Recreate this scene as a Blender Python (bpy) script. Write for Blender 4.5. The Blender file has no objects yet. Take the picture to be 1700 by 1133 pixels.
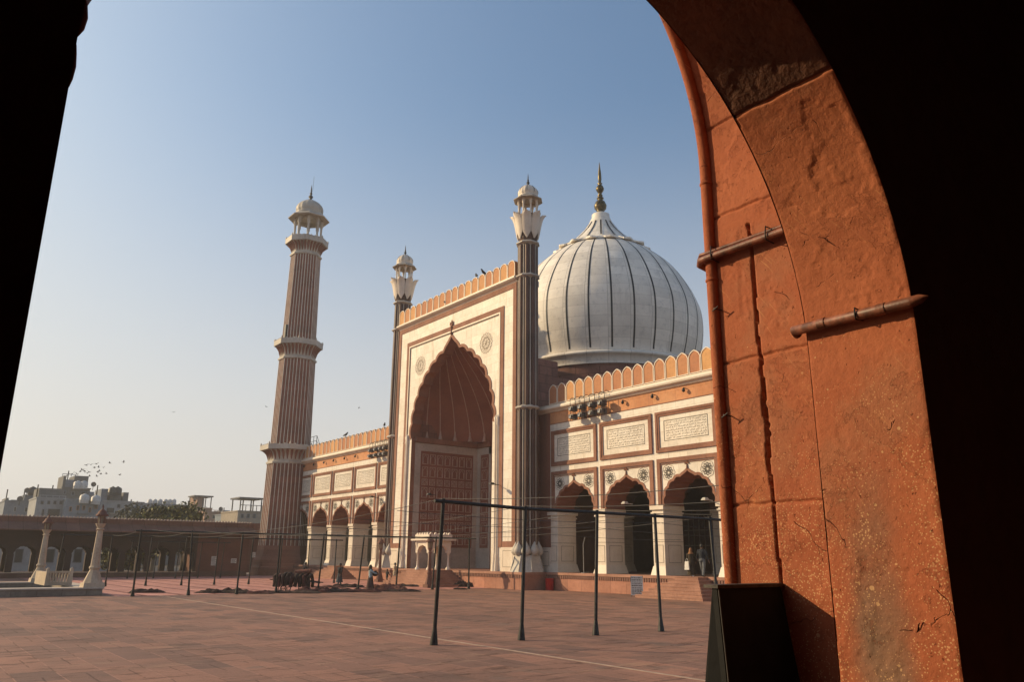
import bpy, bmesh, math, random
from mathutils import Vector, Matrix, noise
PI = math.pi; R = math.radians
scene = bpy.context.scene; COL = scene.collection

# ------------------------------------------------------------ camera
EYE = 2.25
F_PX, PITCH, ROLL, YAW = 1306.888818, 0.267814324, 0.00748404608, 0.65754201
fwd = Vector((math.sin(YAW)*math.cos(PITCH), math.cos(YAW)*math.cos(PITCH), math.sin(PITCH)))
rt0 = Vector((math.cos(YAW), -math.sin(YAW), 0)); up0 = rt0.cross(fwd)
rt = math.cos(ROLL)*rt0 + math.sin(ROLL)*up0; up = -math.sin(ROLL)*rt0 + math.cos(ROLL)*up0
cam_d = bpy.data.cameras.new('camera'); cam = bpy.data.objects.new('camera', cam_d); COL.objects.link(cam)
cam_d.sensor_fit = 'HORIZONTAL'; cam_d.sensor_width = 36; cam_d.lens = 36*F_PX/1700
cam_d.clip_start = 0.05; cam_d.clip_end = 6000
mw = Matrix.Identity(4)
for i, v in enumerate((rt, up, -fwd)):
    for k in range(3): mw[k][i] = v[k]
mw[2][3] = EYE
cam.matrix_world = mw; scene.camera = cam

# ------------------------------------------------------------ sky, sun, exposure
SUN_AZ, SUN_EL = 50.0, 24.0          # azimuth from the facade's normal (-X) towards +Y
sd = Vector((-math.cos(R(SUN_AZ))*math.cos(R(SUN_EL)), math.sin(R(SUN_AZ))*math.cos(R(SUN_EL)), math.sin(R(SUN_EL))))
w = bpy.data.worlds.new('World'); scene.world = w; w.use_nodes = True
wn = w.node_tree; wn.nodes.clear()
wo = wn.nodes.new('ShaderNodeOutputWorld'); bg = wn.nodes.new('ShaderNodeBackground')
sky = wn.nodes.new('ShaderNodeTexSky'); sky.sky_type = 'NISHITA'; sky.sun_disc = False
sky.sun_elevation = R(SUN_EL); sky.sun_rotation = math.atan2(sd.x, sd.y)
sky.air_density = 1.0; sky.dust_density = 6.5; sky.ozone_density = 4.0; sky.altitude = 200
bg.inputs['Strength'].default_value = 0.15
cap = wn.nodes.new('ShaderNodeVectorMath'); cap.operation = 'SCALE'   # caps sky glow that would light like a second sun; hue kept
csp = wn.nodes.new('ShaderNodeSeparateXYZ'); cdv = wn.nodes.new('ShaderNodeMath'); cdv.operation = 'MULTIPLY'; cdv.inputs[1].default_value = 1/4.9
cpw = wn.nodes.new('ShaderNodeMath'); cpw.operation = 'POWER'; cpw.inputs[1].default_value = 4.0; cad = wn.nodes.new('ShaderNodeMath'); cad.operation = 'ADD'; cad.inputs[1].default_value = 1.0
cmn = wn.nodes.new('ShaderNodeMath'); cmn.operation = 'POWER'; cmn.inputs[1].default_value = -.25
hs = wn.nodes.new('ShaderNodeHueSaturation'); hs.inputs['Saturation'].default_value = 1.06
tint = wn.nodes.new('ShaderNodeVectorMath'); tint.operation = 'MULTIPLY'; tint.inputs[1].default_value = (1.06, 1.12, 1.03); wn.links.new(sky.outputs[0], tint.inputs[0])
wn.links.new(tint.outputs[0], csp.inputs[0]); wn.links.new(csp.outputs[2], cdv.inputs[0]); wn.links.new(cdv.outputs[0], cpw.inputs[0]); wn.links.new(cpw.outputs[0], cad.inputs[0]); wn.links.new(cad.outputs[0], cmn.inputs[0]); wn.links.new(cmn.outputs[0], cap.inputs['Scale']); wn.links.new(tint.outputs[0], cap.inputs[0]); wn.links.new(cap.outputs[0], hs.inputs['Color']); gtc = wn.nodes.new('ShaderNodeTexCoord'); gsp = wn.nodes.new('ShaderNodeSeparateXYZ'); wn.links.new(gtc.outputs['Generated'], gsp.inputs[0])
gmr = wn.nodes.new('ShaderNodeMapRange'); gmr.interpolation_type = 'SMOOTHSTEP'; wn.links.new(gsp.outputs[2], gmr.inputs['Value'])
for k_, v_ in (('From Min', .0), ('From Max', .56), ('To Min', .80), ('To Max', .0)): gmr.inputs[k_].default_value = v_
gmx = wn.nodes.new('ShaderNodeMix'); gmx.data_type = 'RGBA'; wn.links.new(gmr.outputs[0], gmx.inputs[0]); wn.links.new(hs.outputs[0], gmx.inputs[6]); gmx.inputs[7].default_value = (4.5, 4.25, 4.05, 1)   # pale haze painted into the sky colour towards the horizon
wn.links.new(gmx.outputs[2], bg.inputs[0]); wn.links.new(bg.outputs[0], wo.inputs[0])
sun_d = bpy.data.lights.new('sun', 'SUN'); sun = bpy.data.objects.new('sun', sun_d); COL.objects.link(sun)
sun_d.energy = 4.3; sun_d.angle = R(0.55); sun_d.color = (1.0, 0.75, 0.43)
sun.rotation_euler = sd.to_track_quat('Z', 'Y').to_euler(); sun.location = (-30, 30, 60)
scene.view_settings.view_transform = 'Standard'; scene.view_settings.look = 'None'
scene.view_settings.exposure = 0.30; scene.view_settings.gamma = 1.0
scene.view_settings.use_curve_mapping = False
cy = scene.cycles; cy.use_denoising = True; cy.max_bounces = 6; cy.diffuse_bounces = 4; cy.volume_bounces = 0
cy.sample_clamp_indirect = 6.0; cy.caustics_reflective = False; cy.caustics_refractive = False

# ------------------------------------------------------------ pixel helpers (where things stand in the place)
def ray(px, py): return rt*((px-850)/F_PX) - up*((py-566.5)/F_PX) + fwd
def at_z(px, py, z=0.0):
    d = ray(px, py); return Vector((0, 0, EYE)) + d*((z-EYE)/d.z)
def at_y(px, py, y):
    d = ray(px, py); return Vector((0, 0, EYE)) + d*(y/d.y)
def at_x(px, py, x):
    d = ray(px, py); return Vector((0, 0, EYE)) + d*(x/d.x)

# ------------------------------------------------------------ mesh builder
class MB:
    def __init__(s): s.v = []; s.f = []; s.m = []; s.sm = []
    def add(s, vs, fs, mi=0, smooth=False):
        o = len(s.v); s.v += [tuple(p) for p in vs]
        for f in fs: s.f.append([i+o for i in f]); s.m.append(mi); s.sm.append(smooth)
    def box(s, x0, x1, y0, y1, z0, z1, mi=0):
        x0, x1 = min(x0, x1), max(x0, x1); y0, y1 = min(y0, y1), max(y0, y1); z0, z1 = min(z0, z1), max(z0, z1)
        vs = [(x, y, z) for z in (z0, z1) for y in (y0, y1) for x in (x0, x1)]
        s.add(vs, [(0, 2, 3, 1), (4, 5, 7, 6), (0, 1, 5, 4), (2, 6, 7, 3), (0, 4, 6, 2), (1, 3, 7, 5)], mi)
    def taper(s, cx, cyy, z0, z1, a0, b0, a1, b1, mi=0, rot=0):
        vs = []
        for z, a, b in ((z0, a0, b0), (z1, a1, b1)):
            for sx, sy in ((-1, -1), (1, -1), (1, 1), (-1, 1)):
                x, y = sx*a, sy*b
                vs.append((cx+x*math.cos(rot)-y*math.sin(rot), cyy+x*math.sin(rot)+y*math.cos(rot), z))
        s.add(vs, [(3, 2, 1, 0), (4, 5, 6, 7), (0, 1, 5, 4), (1, 2, 6, 5), (2, 3, 7, 6), (3, 0, 4, 7)], mi)
    def lathe(s, cx, cyy, prof, n=24, rot=0.0, mi=0, smooth=True, cap=True, a0=0, a1=2*PI):
        full = abs(a1-a0-2*PI) < 1e-6; k = n if full else n+1
        vs = []
        for r, z in prof:
            for i in range(k):
                a = rot+a0+(a1-a0)*i/n
                vs.append((cx+r*math.cos(a), cyy+r*math.sin(a), z))
        fs = []
        for j in range(len(prof)-1):
            for i in range(n):
                i2 = (i+1) % k
                fs.append((j*k+i, j*k+i2, (j+1)*k+i2, (j+1)*k+i))
        s.add(vs, fs, mi, smooth)
        if cap and full:
            if prof[0][0] > 1e-4: s.add(vs[:k], [tuple(range(k-1, -1, -1))], mi)
            if prof[-1][0] > 1e-4: s.add(vs[-k:], [tuple(range(k))], mi)
    def tube(s, pts, r, n=6, mi=0, smooth=True, closed=False, caps=True):
        pts = [Vector(p) for p in pts]; N = len(pts); vs = []; ref = None
        rr = r if isinstance(r, (list, tuple)) else [r]*N
        for i, p in enumerate(pts):
            if closed: t = pts[(i+1) % N]-pts[i-1]
            else: t = pts[min(i+1, N-1)]-pts[max(i-1, 0)]
            t.normalize()
            if ref is None: ref = Vector((0, 0, 1)) if abs(t.z) < .9 else Vector((1, 0, 0))
            a = (ref-t*ref.dot(t)).normalized(); b = t.cross(a); ref = a
            for k in range(n):
                q = 2*PI*k/n; vs.append(p+(a*math.cos(q)+b*math.sin(q))*rr[i])
        fs = []
        for i in range(N if closed else N-1):
            j = (i+1) % N
            for k in range(n): fs.append((i*n+k, i*n+(k+1) % n, j*n+(k+1) % n, j*n+k))
        s.add(vs, fs, mi, smooth)
        if caps and not closed:
            s.add(vs[:n], [tuple(range(n-1, -1, -1))], mi); s.add(vs[-n:], [tuple(range(n))], mi)
    def prism(s, pts, axis, a, b, mi=0):
        """outline pts (two coords) extruded along axis ('x','y','z') from a to b"""
        def P(u, v, t): return {'x': (t, u, v), 'y': (u, t, v), 'z': (u, v, t)}[axis]
        n = len(pts); vs = [P(u, v, a) for u, v in pts]+[P(u, v, b) for u, v in pts]
        fs = [tuple(range(n)), tuple(range(2*n-1, n-1, -1))]+[(i, i+n, (i+1) % n+n, (i+1) % n) for i in range(n)]
        s.add(vs, fs, mi)
    def ribbon(s, inner, outer, x0, x1, mi=0):
        """band between two (y,z) polylines, front at x0, back at x1"""
        n = len(inner)
        vs = [(x0, *p) for p in inner]+[(x0, *p) for p in outer]+[(x1, *p) for p in inner]+[(x1, *p) for p in outer]
        fs = []
        for i in range(n-1):
            fs += [(i, i+1, n+i+1, n+i), (2*n+i, 3*n+i, 3*n+i+1, 2*n+i+1), (i, 2*n+i, 2*n+i+1, i+1), (n+i, n+i+1, 3*n+i+1, 3*n+i)]
        fs += [(0, n, 3*n, 2*n), (n-1, 3*n-1, 4*n-1, 2*n-1)]
        s.add(vs, fs, mi)
    def build(s, name, mats, parent=None, fix=True):
        o0 = Vector((0, 0, 0))
        q = parent
        while q is not None: o0 = o0+Vector(q.location); q = q.parent
        me = bpy.data.meshes.new(name)
        me.from_pydata([(x-o0.x, y-o0.y, z-o0.z) for x, y, z in s.v], [], s.f)
        for m in (mats if isinstance(mats, (list, tuple)) else [mats]): me.materials.append(m)
        me.polygons.foreach_set('material_index', s.m); me.polygons.foreach_set('use_smooth', s.sm)
        if fix:
            b = bmesh.new(); b.from_mesh(me); bmesh.ops.recalc_face_normals(b, faces=b.faces); b.to_mesh(me); b.free()
        me.update()
        o = bpy.data.objects.new(name, me); COL.objects.link(o); o.parent = parent
        return o

def tag(o, label=None, cat=None, group=None, kind=None):
    if label: o['label'] = label
    if cat: o['category'] = cat
    if group: o['group'] = group
    if kind: o['kind'] = kind
    return o
def thing(name, label, cat, loc=(0, 0, 0), group=None):
    o = bpy.data.objects.new(name, None); COL.objects.link(o); o.location = loc; o.empty_display_size = .3
    return tag(o, label, cat, group)
def kids(o): return [c for c in bpy.data.objects if c.parent == o]
def copy_tree(o, parent=None):
    c = o.copy(); COL.objects.link(c); c.parent = parent
    for ch in kids(o): copy_tree(ch, c)
    return c
def dup(o, dloc, parent=None):
    c = o.copy(); COL.objects.link(c); c.parent = parent if parent else o.parent
    c.location = Vector(o.location)+Vector(dloc)
    for ch in kids(o): copy_tree(ch, c)
    return c

# ------------------------------------------------------------ materials
class G:
    def __init__(s, name):
        s.mat = bpy.data.materials.new(name); s.mat.use_nodes = True
        s.t = s.mat.node_tree; s.b = s.t.nodes['Principled BSDF']
        s.tc = s.t.nodes.new('ShaderNodeTexCoord').outputs['Object']
    def n(s, typ, **kw):
        nd = s.t.nodes.new(typ)
        for k, v in kw.items(): setattr(nd, k, v)
        return nd
    def set(s, sock, v):
        if hasattr(v, 'links'): s.t.links.new(v, sock)
        else: sock.default_value = (*v, 1) if isinstance(v, tuple) and len(v) == 3 and sock.type == 'RGBA' else v
    def noise(s, scale, detail=4, rough=.55, vec=None, stretch=None, dist=0):
        v = vec or s.tc
        if stretch:
            m = s.n('ShaderNodeMapping'); s.t.links.new(v, m.inputs[0]); m.inputs['Scale'].default_value = stretch; v = m.outputs[0]
        nd = s.n('ShaderNodeTexNoise'); s.t.links.new(v, nd.inputs['Vector'])
        nd.inputs['Scale'].default_value = scale; nd.inputs['Detail'].default_value = detail; nd.inputs['Roughness'].default_value = rough
        nd.inputs['Distortion'].default_value = dist
        return nd.outputs['Fac']
    def voro(s, scale, feature='F1', vec=None, out='Distance'):
        nd = s.n('ShaderNodeTexVoronoi', feature=feature); s.t.links.new(vec or s.tc, nd.inputs['Vector']); nd.inputs['Scale'].default_value = scale
        return nd.outputs[out]
    def ramp(s, fac, a, b, lo=0., hi=1.):
        nd = s.n('ShaderNodeMapRange'); nd.interpolation_type = 'SMOOTHSTEP'
        s.set(nd.inputs['Value'], fac); nd.inputs['From Min'].default_value = a; nd.inputs['From Max'].default_value = b
        nd.inputs['To Min'].default_value = lo; nd.inputs['To Max'].default_value = hi
        return nd.outputs[0]
    def mix(s, fac, a, b, mode='MIX'):
        nd = s.n('ShaderNodeMix', data_type='RGBA', blend_type=mode)
        s.set(nd.inputs[0], fac); s.set(nd.inputs[6], a); s.set(nd.inputs[7], b)
        return nd.outputs[2]
    def math(s, op, a, b=0.):
        nd = s.n('ShaderNodeMath', operation=op); s.set(nd.inputs[0], a); s.set(nd.inputs[1], b); return nd.outputs[0]
    def swz(s, order):
        sp = s.n('ShaderNodeSeparateXYZ'); s.t.links.new(s.tc, sp.inputs[0]); c = s.n('ShaderNodeCombineXYZ')
        for i, ch in enumerate(order): s.t.links.new(sp.outputs['XYZ'.index(ch.upper())], c.inputs[i])
        return c.outputs[0]
    def warp(s, vec, scale, amt):
        nd = s.n('ShaderNodeTexNoise'); s.t.links.new(vec, nd.inputs['Vector']); nd.inputs['Scale'].default_value = scale
        sub = s.n('ShaderNodeVectorMath', operation='SUBTRACT'); s.t.links.new(nd.outputs['Color'], sub.inputs[0]); sub.inputs[1].default_value = (.5, .5, .5)
        sc = s.n('ShaderNodeVectorMath', operation='SCALE'); s.t.links.new(sub.outputs[0], sc.inputs[0]); sc.inputs['Scale'].default_value = amt
        ad = s.n('ShaderNodeVectorMath', operation='ADD'); s.t.links.new(vec, ad.inputs[0]); s.t.links.new(sc.outputs[0], ad.inputs[1])
        return ad.outputs[0]
    def brick(s, vec, bw, rh, mortar=.012, c1=(.8, .8, .8), c2=(1.1, 1.1, 1.1), cm=(.5, .5, .5), offset=.5, smooth=.1):
        nd = s.n('ShaderNodeTexBrick'); s.t.links.new(vec, nd.inputs['Vector']); nd.offset = offset
        for k, c in (('Color1', c1), ('Color2', c2), ('Mortar', cm)): nd.inputs[k].default_value = (*c, 1)
        nd.inputs['Scale'].default_value = 1; nd.inputs['Mortar Size'].default_value = mortar; nd.inputs['Mortar Smooth'].default_value = smooth
        nd.inputs['Brick Width'].default_value = bw; nd.inputs['Row Height'].default_value = rh
        return nd.outputs['Color'], nd.outputs['Fac']
    def bump(s, h, strength=.3, dist=.02, prev=None):
        nd = s.n('ShaderNodeBump'); s.set(nd.inputs['Height'], h); nd.inputs['Strength'].default_value = strength; nd.inputs['Distance'].default_value = dist
        if prev: s.t.links.new(prev, nd.inputs['Normal'])
        return nd.outputs[0]
    def out(s, col, rough=.8, normal=None, metal=0., spec=.3):
        s.set(s.b.inputs['Base Color'], col); s.set(s.b.inputs['Roughness'], rough); s.b.inputs['Metallic'].default_value = metal
        s.b.inputs['Specular IOR Level'].default_value = spec
        if normal: s.t.links.new(normal, s.b.inputs['Normal'])
        return s.mat

def stone(name, a, b, scale=.6, fine=9., plane=None, bw=1.2, rh=.5, mortar=.012, cm=(.55, .5, .47), vary=.18, streak=None, streak_amt=.4, rough=.8, bump=.35, stretch=None, dirt=None):
    g = G(name)
    n1 = g.noise(scale, 5, .6); n2 = g.noise(fine, 4, .65)
    col = g.mix(g.ramp(n1, .3, .7), a, b)
    v = g.ramp(n2, .25, .75, 1-vary, 1+vary*.6)
    col = g.mix(1., col, g.mix(v, (0., 0., 0.), (1., 1., 1.)), 'MULTIPLY')
    h = n2
    if plane:
        bc, bf = g.brick(g.swz(plane), bw, rh, mortar, (1-vary, 1-vary, 1-vary), (1+vary*.5, 1+vary*.45, 1+vary*.4), cm)
        col = g.mix(1., col, bc, 'MULTIPLY')
        h = g.math('SUBTRACT', g.math('MULTIPLY', n2, .5), bf)
    if streak:
        sn = g.noise(1., 5, .65, stretch=(1.6, 1.6, .18))
        col = g.mix(g.math('MULTIPLY', g.ramp(sn, .55, .75), streak_amt), col, streak)
    if dirt:
        col = g.mix(g.math('MULTIPLY', g.ramp(g.noise(.9, 6, .7), .52, .72), .6), col, dirt)
    return g.out(col, rough, g.bump(h, bump, .02))
def plain(name, c, rough=.6, metal=0., vary=.15, scale=4., spec=.4):
    g = G(name); n = g.noise(scale, 4)
    d = tuple(x*(1-vary*1.6) for x in c)
    return g.out(g.mix(g.ramp(n, .3, .7), d, c), rough, g.bump(g.noise(scale*6, 3), .12, .01), metal, spec)

MARBLE = stone('cream_marble', (.70, .63, .54), (.78, .73, .65), .35, 3.5, 'yz?'.replace('?', 'x'), 1.5, .72, .008, (.62, .56, .5), .12, (.36, .29, .21), .75, .55, .15, None, (.56, .46, .34))
MARBLE_TRIM = stone('marble_trim', (.65, .56, .46), (.74, .66, .56), .8, 6., None, streak=(.4, .35, .3), streak_amt=.35, vary=.08, rough=.5, bump=.15)
def _dome():
    g = G('dome_marble'); sp = g.n('ShaderNodeSeparateXYZ'); g.t.links.new(g.tc, sp.inputs[0])
    ang = g.math('MULTIPLY', g.math('ARCTAN2', sp.outputs[1], sp.outputs[0]), 15/PI)
    c = g.n('ShaderNodeCombineXYZ'); g.t.links.new(ang, c.inputs[0]); g.t.links.new(sp.outputs[2], c.inputs[1])
    bc, bf = g.brick(c.outputs[0], 1., 1.02, .012, (.86, .85, .83), (1.05, 1.04, 1.02), (.62, .59, .56), .0)
    n = g.noise(.5, 6, .65); n2 = g.noise(2.2, 5, .7)
    col = g.mix(g.ramp(n, .35, .65), (.76, .71, .64), (.85, .80, .72))
    col = g.mix(1., col, bc, 'MULTIPLY')
    col = g.mix(g.math('MULTIPLY', g.ramp(n2, .5, .75), .45), col, (.34, .33, .32))
    col = g.mix(g.math('MULTIPLY', g.ramp(g.noise(1., 5, .7, stretch=(1.2, 1.2, .12)), .52, .7), .4), col, (.42, .38, .34))
    return g.out(col, .5, g.bump(g.math('SUBTRACT', n2, bf), .2, .02))
DOME = _dome()
GREYMARBLE = stone('weathered_marble', (.38, .345, .30), (.52, .48, .42), .5, 5., None, vary=.15, streak=(.22, .19, .17), streak_amt=.55, rough=.6)
RED = stone('red_sandstone', (.23, .095, .065), (.30, .13, .09), .5, 6., None, streak=(.12, .07, .055), streak_amt=.5)
REDBLOCK = stone('red_sandstone_blocks', (.20, .085, .06), (.28, .125, .09), .5, 6., 'yzx', 1.3, .55, .014, (.6, .55, .5), .18, (.09, .055, .045), .5)
REDSIDE = stone('red_sandstone_side_blocks', (.19, .085, .065), (.27, .125, .095), .5, 6., 'xzy', 1.3, .7, .02, (.4, .38, .36), .2, (.08, .05, .045), .5)
BROWN = stone('brown_sandstone_trim', (.22, .098, .062), (.31, .145, .095), .7, 6., None, streak=(.15, .095, .075), streak_amt=.7)
ORANGE = stone('orange_sandstone', (.52, .225, .105), (.60, .30, .15), .45, 5., 'yzx', 1.6, .9, .008, (.75, .7, .68), .14, (.30, .13, .08), .45)
ORANGE2 = stone('orange_merlon_stone', (.50, .225, .10), (.64, .34, .16), .35, 4., None, streak=(.30, .14, .075), streak_amt=.6, vary=.14)
PLINTH = stone('plinth_sandstone', (.34, .15, .10), (.44, .21, .145), .6, 5., 'yzx', 1.4, 1.4, .012, (.45, .4, .38), .18, (.22, .12, .09), .5)
STEP = stone('step_sandstone', (.30, .15, .105), (.40, .215, .155), .8, 7., None, vary=.22)
DARKCOL = stone('dark_column_stone', (.062, .031, .025), (.115, .054, .04), .5, 6., None, streak=(.05, .035, .03), streak_amt=.5, rough=.5)
MINRED = stone('minaret_sandstone', (.185, .070, .048), (.265, .105, .072), .25, 5., 'yzx', 3., .75, .01, (.6, .55, .5), .16, (.16, .085, .065), .5)
MINWHITE = stone('minaret_white_inlay', (.55, .49, .42), (.66, .60, .53), .7, 6., None, streak=(.32, .26, .21), streak_amt=.5)
BLACKSTONE = plain('black_marble_rib', (.018, .018, .02), .45)
BRASS = plain('tarnished_brass', (.16, .12, .055), .42, .7, .5, 3.)
DARKMETAL = plain('dark_metal', (.035, .033, .034), .5, .6)
POLE = plain('black_painted_steel', (.022, .02, .02), .5, .3, .5, 6.)
WIRE = plain('grey_wire', (.09, .085, .08), .6, .4)
INLAY = plain('pale_inlay_line', (.56, .41, .34), .7)
NICHE = stone('niche_red_sandstone', (.22, .085, .058), (.29, .118, .08), .6, 6., None, vary=.15)
INK = plain('black_inlay_script', (.05, .04, .032), .6)
PALEINK = plain('pale_grey_inlay', (.40, .33, .25), .6)
SCRIPT = plain('inlaid_script', (.13, .10, .075), .6)
INKGREY = plain('grey_inlay', (.30, .245, .19), .6)
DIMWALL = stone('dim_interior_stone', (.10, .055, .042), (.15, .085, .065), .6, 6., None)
SHADEDRED = stone('shaded_red_stone', (.035, .019, .016), (.055, .03, .024), .6, 6., None)  # arcade red stone with its shade put into the base colour
CLOTHRED = plain('maroon_carpet_cloth', (.10, .028, .026), .95, 0, .5, 5.)
CLOTHDARK = plain('dark_brown_carpet_cloth', (.055, .026, .022), .95, 0, .5, 5.)
CLOTHPINK = plain('faded_red_carpet_cloth', (.22, .085, .06), .95, 0, .4, 5.)
LEAF = plain('leaf_green', (.22, .215, .06), .7, 0, .5, 1.)
LEAFDARK = plain('dark_leaf_green', (.085, .09, .045), .7, 0, .5, 1.)
BARK = plain('tree_bark', (.10, .075, .055), .9)
SPEAKERGREY = plain('grey_speaker_metal', (.13, .12, .11), .6)
WHITEPAINT = plain('white_paint', (.68, .66, .62), .6)
BLACKBOARD = plain('black_board_paint', (.009, .009, .009), .7, 0, .4, 8., .15)
REDPLASTIC = plain('red_plastic', (.42, .012, .012), .4)
CREAM = stone('cream_lamp_stone', (.42, .33, .24), (.54, .44, .33), .8, 8., None, streak=(.22, .16, .12), streak_amt=.5)
REDLAMP = stone('dark_red_lamp_stone', (.13, .06, .045), (.19, .09, .065), .8, 8., None)
LAMPGLASS = plain('dusty_lamp_glass', (.28, .24, .18), .25)
BIRD = plain('dark_feathers', (.035, .033, .036), .8)

def vary_by_object(mat, amt=.16):
    t = mat.node_tree; b = t.nodes['Principled BSDF']; src = b.inputs['Base Color'].links[0].from_socket
    oi = t.nodes.new('ShaderNodeObjectInfo'); mr = t.nodes.new('ShaderNodeMapRange'); t.links.new(oi.outputs['Random'], mr.inputs['Value']); mr.inputs['To Min'].default_value = 1-amt*1.4; mr.inputs['To Max'].default_value = 1+amt*.7
    hsv = t.nodes.new('ShaderNodeHueSaturation'); t.links.new(src, hsv.inputs['Color']); t.links.new(mr.outputs[0], hsv.inputs['Value'])
    m2 = t.nodes.new('ShaderNodeMapRange'); t.links.new(oi.outputs['Random'], m2.inputs['Value']); m2.inputs['From Min'].default_value = 0; m2.inputs['To Min'].default_value = .488; m2.inputs['To Max'].default_value = .512; t.links.new(m2.outputs[0], hsv.inputs['Hue'])
    t.links.new(hsv.outputs[0], b.inputs['Base Color'])
vary_by_object(ORANGE2)
def _ground():
    g = G('courtyard_paving'); v = g.warp(g.swz('yxz'), 1.3, .035); vx = g.warp(g.swz('xyz'), 2.1, .09)
    bc, bf = g.brick(v, 1.45, .78, .012, (.72, .75, .77), (1.2, 1.12, 1.04), (1.4, 1.35, 1.3), .37, .0)
    xc, xf = g.brick(vx, .78, 1.4, .018, (.95, .95, .95), (1.06, 1.05, 1.04), (.58, .54, .52), .43, .05)  # dark cross joints: shade of the slab edges put into the colour
    big = g.noise(.13, 5, .6); mid = g.noise(.7, 7, .7); fine = g.noise(21, 5, .75)
    col = g.mix(g.ramp(big, .32, .68), (.235, .130, .100), (.30, .162, .122))
    col = g.mix(g.math('MULTIPLY', g.ramp(mid, .50, .64), .4), col, (.155, .10, .08))
    col = g.mix(1., col, bc, 'MULTIPLY')
    gate_ = g.ramp(g.noise(.7, 5, .7), .46, .52)
    col = g.mix(gate_, col, g.mix(1., col, xc, 'MULTIPLY'))
    pale = g.noise(.6, 6, .65, stretch=(.7, 2.4, 1))
    col = g.mix(g.math('MULTIPLY', g.ramp(pale, .56, .68), .5), col, (.36, .225, .15))
    grey = g.noise(.42, 4, .6); col = g.mix(g.math('MULTIPLY', g.ramp(grey, .60, .68), .45), col, (.15, .12, .10))
    sp = g.noise(1.3, 7, .72, stretch=(.42, 2.2, 1)); crack = g.ramp(sp, .585, .60)
    col = g.mix(g.math('MULTIPLY', crack, .60), col, (.085, .042, .030))
    sp2 = g.noise(4.2, 6, .78, stretch=(.28, 2.1, 1))
    col = g.mix(g.math('MULTIPLY', g.ramp(sp2, .565, .60), .5), col, (.11, .06, .044))
    v2 = g.ramp(fine, .2, .8, .72, 1.22)
    col = g.mix(1., col, g.mix(v2, (0., 0., 0.), (1., 1., 1.)), 'MULTIPLY')
    hb = g.n('ShaderNodeRGBToBW'); g.t.links.new(bc, hb.inputs[0])
    h = g.math('ADD', g.math('MULTIPLY', hb.outputs[0], .6), g.math('MULTIPLY', mid, .6))
    h = g.math('SUBTRACT', h, g.math('MULTIPLY', crack, .9)); h = g.math('SUBTRACT', h, g.math('MULTIPLY', g.math('MULTIPLY', xf, gate_), .9))
    return g.out(col, .78, g.bump(fine, .3, .006, g.bump(h, .7, .03)), spec=.25)
GROUND = _ground()
def _rows():
    g = G('prayer_row_paving'); v = g.warp(g.swz('yxz'), 1.2, .04)
    bc, bf = g.brick(v, 2.1, 2.0, .17, (.90, .90, .90), (1.12, 1.10, 1.08), (.44, .36, .33), 0., .1)
    mid = g.noise(.6, 6, .65); fine = g.noise(14, 4, .7)
    col = g.mix(g.ramp(mid, .32, .7), (.44, .20, .165), (.56, .28, .235))
    col = g.mix(1., col, bc, 'MULTIPLY')
    col = g.mix(g.math('MULTIPLY', g.ramp(g.noise(1., 6, .7, stretch=(1.3, .6, 1)), .56, .66), .5), col, (.20, .11, .09))
    return g.out(col, .8, g.bump(g.math('SUBTRACT', fine, bf), .4, .02), spec=.25)
ROWS = _rows()
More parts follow.
